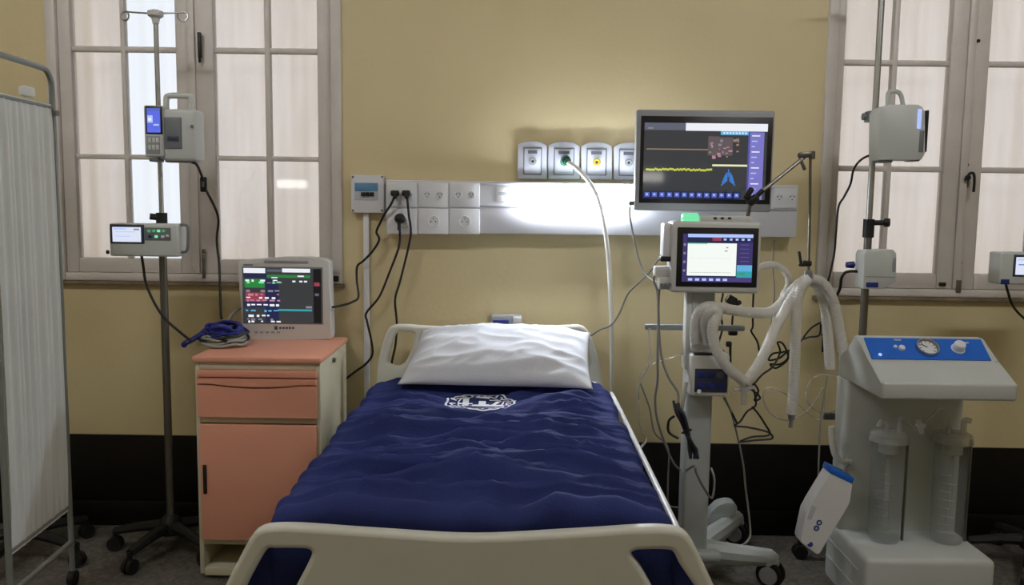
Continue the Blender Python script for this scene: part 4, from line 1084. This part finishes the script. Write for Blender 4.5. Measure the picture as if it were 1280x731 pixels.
MB().tube(spl(pl((1110, 133, RY - .07), (1110, 118, RY - .07), (1114, 114.5, RY - .07), (1121, 114.5, RY - .07), (1126, 119, RY - .07), (1129, 132, RY - .07)), 5), .009, 9).build('handle', 'pump_plastic', p3)
MB().px(1100, 199, 1116, 203, RY - .11, .07, .003).px(1140, 198, 1150, 201.5, RY - .11, .07, .003).build('foot', 'midgrey_plastic', p3)
q = P(1096, 146, RY)
MB().bb(xr - .035, xr + .03, RY - .025, RY + .025, q.z - .022, q.z + .022, .005).cyl((xr - .03, RY, q.z), (xr - .05, RY, q.z), .014, n=14).build('pole_clamp', 'midgrey_plastic', p3)
p4 = thing('syringe_pump', 'small off-white pump with blue tag low on the right drip stand', 'infusion pump', P(1100, 362, RY - .05))
o_ = [P(a, b_, RY - .11) for a, b_ in ((1079, 361), (1080, 318), (1083, 313), (1117, 312), (1121, 317), (1121, 352), (1112, 357), (1104, 362))]
m = MB().prism(o_, (0, .09, 0)); m.bevel(.005, 2); m.build('housing', 'pump_plastic', p4)
MB().px(1083, 353, 1098, 359, RY - .113, .004, .001).build('blue_tag', 'deep_blue', p4)
MB().px(1082, 345.5, 1119, 346.5, RY - .1115, .002).build('seam', 'grey_plastic', p4)
MB().px(1116, 322, 1120, 340, RY - .113, .004, .001).build('side_plate', 'grey_plastic', p4)
q = P(1076, 332, RY)
MB().bb(xr - .03, xr + .03, RY - .025, RY + .025, q.z - .02, q.z + .02, .005).build('pole_clamp', 'grey_plastic', p4)
MB().cyl(P(1072, 331, RY - .01), P(1066, 331, RY - .01), .007, n=10).cyl(P(1067, 331, RY - .01), P(1058, 331, RY - .01), .015, .012, n=14).build('clamp_knob', 'deep_blue', p4)
cable('power_cable', 'dark cable hanging from the side-on pump down the right window frame', [(1098, 195, RY - .04), (1088, 194, -.3), (1076, 200, -.25), (1067, 212, -.2), (1063, 230, -.15), (1055, 246, -.12), (1048, 259, -.1), (1045, 290, -.09), (1043, 315, -.08), (1038, 340, -.07), (1034, 358, -.06), (1030, 400, -.05), (1028, 440, -.05)], .0048, 'black_cord')
cable('power_cable', 'short black cable from the blue-tagged pump dropping below the sill', [(1080, 342, RY - .05), (1070, 339, RY - .04), (1058, 340, -.25), (1052, 347, -.2), (1050, 360, -.17), (1044, 373, -.15), (1038, 384, -.14), (1028, 420, -.12)], .0062, 'black_cord')

# third stand, mostly beyond the right picture edge
TX, TY = P(1318, 330, -.32).x, -.32
iv3 = thing('drip_stand', 'drip stand at the far right edge carrying a small pump', 'drip stand', (TX, TY, 0), 'drip stands')
star_base(iv3, TX, TY, 0.24, 20)
MB().cyl((TX, TY, .10), (TX, TY, 1.5), 0.0155, n=16).build('lower_pole', 'dull_steel', iv3)
MB().cyl((TX, TY, 1.48), (TX, TY, 2.3), 0.0105, n=14).build('upper_pole', 'steel', iv3)
p5 = thing('syringe_pump', 'small pump with lit screen cut by the right picture edge', 'infusion pump', P(1285, 357, TY - .08))
MB().px(1250.5, 316, 1330, 356, TY - .12, .09, .008, 3).build('housing', 'pump_plastic', p5)
MB().px(1267, 318.5, 1304, 346, TY - .123, .005, .002).build('screen_bezel', 'keypad_dark', p5)
screen(p5, 1270, 321.5, 1301, 343.5, TY - .1245, 's_lcdwhite', [(.05, .1, .9, .18, 's_lcdlight'), (.1, .4, .6, .46, 's_btn')])
MB().px(1251.5, 349, 1262, 355.5, TY - .123, .005, .001).build('blue_tag', 'deep_blue', p5)
q = P(1318, 335, TY)
MB().bb(TX - .03, TX + .03, TY - .035, TY + .025, q.z - .02, q.z + .02, .005).build('pole_clamp', 'grey_plastic', p5)
cable('power_cable', 'black cable dropping from the small pump at the right picture edge', [(1257, 354, TY - .08), (1259, 362, TY - .08), (1264, 378, TY - .05), (1272, 390, TY), (1284, 402, TY), (1300, 425, TY + .02)], .005, 'black_cord')

# ---------------------------------------------------------------- suction unit
s0, s1 = 1.213, 1.662
su = thing('suction_unit', 'grey-white suction unit with blue gauge panel and two clear jars', 'suction unit', ((s0 + s1) / 2, -.8, 0))
def yz(py, Y, px_=1165): return P(px_, py, Y).z
sf = -1.0
zsf = yz(479, sf); zpb = yz(452, -.865); zpt = yz(422, -.775)
# console in side section, swept across the width
sec = [(sf, zsf - .058), (sf, zsf), (-.865, zpb), (-.775, zpt), (-.735, zpt), (-.70, zpt - .06), (-.60, zpt - .10), (-.60, zsf - .058)]
m = MB().prism([(s0, y, z) for y, z in sec], (s1 - s0, 0, 0)); m.bevel(.009, 3); m.build('console', 'suction_plastic', su)
n_ = V((0, -(zpt - zpb), (-.775 + .865))).normalized()
def onp(u, v): return V((s0 + .018 + (s1 - s0 - .036) * u, -.865 + .09 * v, zpb + (zpt - zpb) * v)) + n_ * .001
m = MB().prism([onp(0, .06), onp(1, .06), onp(1, .93), onp(0, .93)], n_ * .003); bp_ = m.build('blue_panel', 'blue_panel', su)
def dial(u, v, prof, nm, mt, k=0): return MB().lathe(prof, onp(u, v) + n_ * (.003 + k), 24, n_).build(nm, mt, su)
dial(.50, .5, [(0, .004), (.030, .004), (.034, .014), (.038, .014), (.038, 0)], 'gauge_rim', 'steel')
dial(.50, .5, [(0, .006), (.033, .006), (.033, .004)], 'gauge_face', 'white_plastic')
c0 = onp(.5, .5) + n_ * .0105
g = MB(); ax = V((1, 0, 0)); ay = n_.cross(ax)
for k in range(9):
    a = math.radians(-40 + 32.5 * k); d1 = ax * math.cos(a) + ay * math.sin(a); g.tube([c0 + d1 * .022, c0 + d1 * .029], .0012, 5)
g.tube([c0, c0 + (ax * -.7 + ay * .6) * .024], .0016, 5)
g.build('gauge_marks', 'dark_plastic', su)
dial(.765, .52, [(0, .026), (.017, .026), (.020, .020), (.020, .004), (.024, 0)], 'regulator_knob', 'white_plastic')
dial(.285, .5, [(0, .008), (.010, .008), (.012, .0)], 'power_switch', 'white_plastic')
dial(.235, .55, [(0, .006), (.006, .006), (.007, .0)], 'fuse_cap', 'white_plastic')
dial(.08, .22, [(0, .003), (.006, .003), (.006, .0)], 'indicator_light', 's_lcdlight')
for (u0, u1, v0) in ((.25, .31, .82), (.82, .88, .74)):
    MB().prism([onp(u0, v0) + n_ * .003, onp(u1, v0) + n_ * .003, onp(u1, v0 + .06) + n_ * .003, onp(u0, v0 + .06) + n_ * .003], n_ * .0008).build('panel_print', 's_lcdlight' if False else 'plate_plastic', su)
zbase = .292
MB().bb(s0 + .006, s1 - .006, -.69, -.57, zbase - .02, zsf - .05, .02, 3).build('column', 'suction_plastic', su)
MB().bb(s0, s1, -.955, -.565, .06, zbase, .022, 3).build('base', 'suction_plastic', su)
for zz in (.215, .145): MB().bb(s0 - .004, s0 + .012, -.90, -.59, zz, zz + .012, .004).build('side_rib', 'suction_plastic', su)
for (x, y) in ((s0 + .05, -.9), (s1 - .05, -.9), (s0 + .05, -.62), (s1 - .05, -.62)):
    MB().cyl((x - .015, y, .03), (x + .015, y, .03), .03, n=16).bb(x - .01, x + .01, y - .01, y + .01, .03, .065).build('castor', 'black_rubber', su)
for jx in (P(1111, 560, -.785).x, P(1190, 560, -.785).x):
    jy = -.785; zt_j = zbase + .375
    j = MB().lathe([(0, zbase + .004), (.052, zbase + .004), (.056, zbase + .012), (.060, zt_j - .01), (.063, zt_j), (.060, zt_j), (.057, zt_j - .01), (.053, zbase + .014), (0, zbase + .010)], (jx, jy, 0), 32).build('jar', 'clear_jar', su)
    MB().lathe([(0, zt_j + .030), (.052, zt_j + .030), (.066, zt_j + .022), (.070, zt_j + .002), (.070, zt_j - .004), (.064, zt_j - .004)], (jx, jy, 0), 32).build('lid', 'clear_lid', j)
    MB().lathe([(0, zt_j - .006), (.036, zt_j - .006), (.036, zt_j - .045), (.030, zt_j - .05), (0, zt_j - .05)], (jx, jy, 0), 20).build('float_cage', 'offwhite_plastic', j)
    MB().cyl((jx, jy - .005, zbase + .06), (jx, jy - .005, zt_j - .05), .008, n=12).build('float_rod', 'clear_lid', j)
    for s in (-1, 1):
        MB().tube(spl([(jx + s * .026, jy - .02, zt_j + .028), (jx + s * .026, jy - .02, zt_j + .07), (jx + s * .030, jy - .025, zt_j + .082), (jx + s * .045, jy - .03, zt_j + .078)] if s > 0 else
                      [(jx + s * .026, jy - .02, zt_j + .028), (jx + s * .028, jy - .02, zt_j + .055), (jx + s * .04, jy - .022, zt_j + .07), (jx + s * .052, jy - .025, zt_j + .05)], 5), .010, 10).build('elbow', 'clear_lid', j)
    gm = MB()
    for k in range(8):
        z = zbase + .05 + k * .03
        pts = [(jx + .0595 * math.cos(a), jy + .0595 * math.sin(a), z) for a in [math.radians(-150 + 6 * i) for i in range(7 if k % 2 else 10)]]
        gm.tube(pts, .0010, 4)
    gm.build('graduations', 'grey_plastic', j)
    MB().bb(jx + .064, jx + .070, jy - .008, jy + .008, zbase, zt_j, .002).build('jar_bracket', 'dull_steel', j)
fx = P(1150, 533, -.80)
MB().lathe([(0, -.02), (.008, -.02), (.010, -.010), (.026, -.008), (.026, .008), (.010, .010), (.008, .02), (0, .02)], fx, 22, (.8, -.3, .25)).build('filter', 'white_plastic', su)
MB().tube(spl([P(1128, 520, -.81), P(1138, 531, -.81), P(1147, 535, -.805)], 5), .006, 8).tube(spl([P(1154, 531, -.80), P(1164, 522, -.80), P(1172, 513, -.80), P(1180, 512, -.80)], 5), .006, 8).build('link_hose', 'clear_lid', su)
MB().tube(spl([(P(1039, 533, -.72).x, -.72, P(1039, 533, -.72).z), P(1040, 552, -.72), P(1044, 569, -.72), P(1052, 576, -.71), P(1062, 577, -.69), (s0 + .03, -.66, P(1062, 577, -.69).z)], 6), .011, 10).build('drain_pipe', 'hose_white', su)

# white case hanging at an angle from the unit's side
hx = thing('hanging_case', 'white case with blue cap hanging at an angle beside the suction unit', 'case', P(1032, 640, -.80))
HY = -.83
def px3(pts, Y): return [P(a, b_, Y) for a, b_ in pts]
m = MB().prism(px3([(1037.5, 590), (1066, 604), (1063, 628), (1025, 692), (1021, 693), (1002, 679), (1000.5, 675), (1008, 640), (1014, 630)], HY), (0, .07, 0)); m.bevel(.004, 2); m.build('body', 'white_plastic', hx, ang=18)
m = MB().prism(px3([(1039.5, 584), (1068.5, 598), (1066, 605), (1036.5, 591)], HY - .003), (0, .076, 0)); m.bevel(.003, 2); m.build('cap', 'blue_panel', hx)
m = MB().prism(px3([(1015, 632), (1021, 634), (1014, 650), (1009, 648)], HY - .001), (0, .003, 0)); m.build('side_tab', 'plate_plastic', hx)
for (a, b_) in ((1024, 653), (1020.5, 660)):
    MB().lathe([(.0055, 0), (.010, 0), (.010, .0015), (.0055, .0015)], P(a, b_, HY), 16, (0, -1, 0)).build('print_mark', 'deep_blue', hx)
MB().cyl(P(1012.5, 680, HY + .001), P(1012.5, 680, HY - .002), .010, n=16).build('blue_button', 'deep_blue', hx)
MB().tube(spl([P(1055, 593, HY + .03), P(1057, 584, HY + .04), P(1060, 580, -.74), (s0 + .012, -.66, P(1062, 578, -.7).z)], 5), .006, 8).build('hanger', 'grey_plastic', hx)
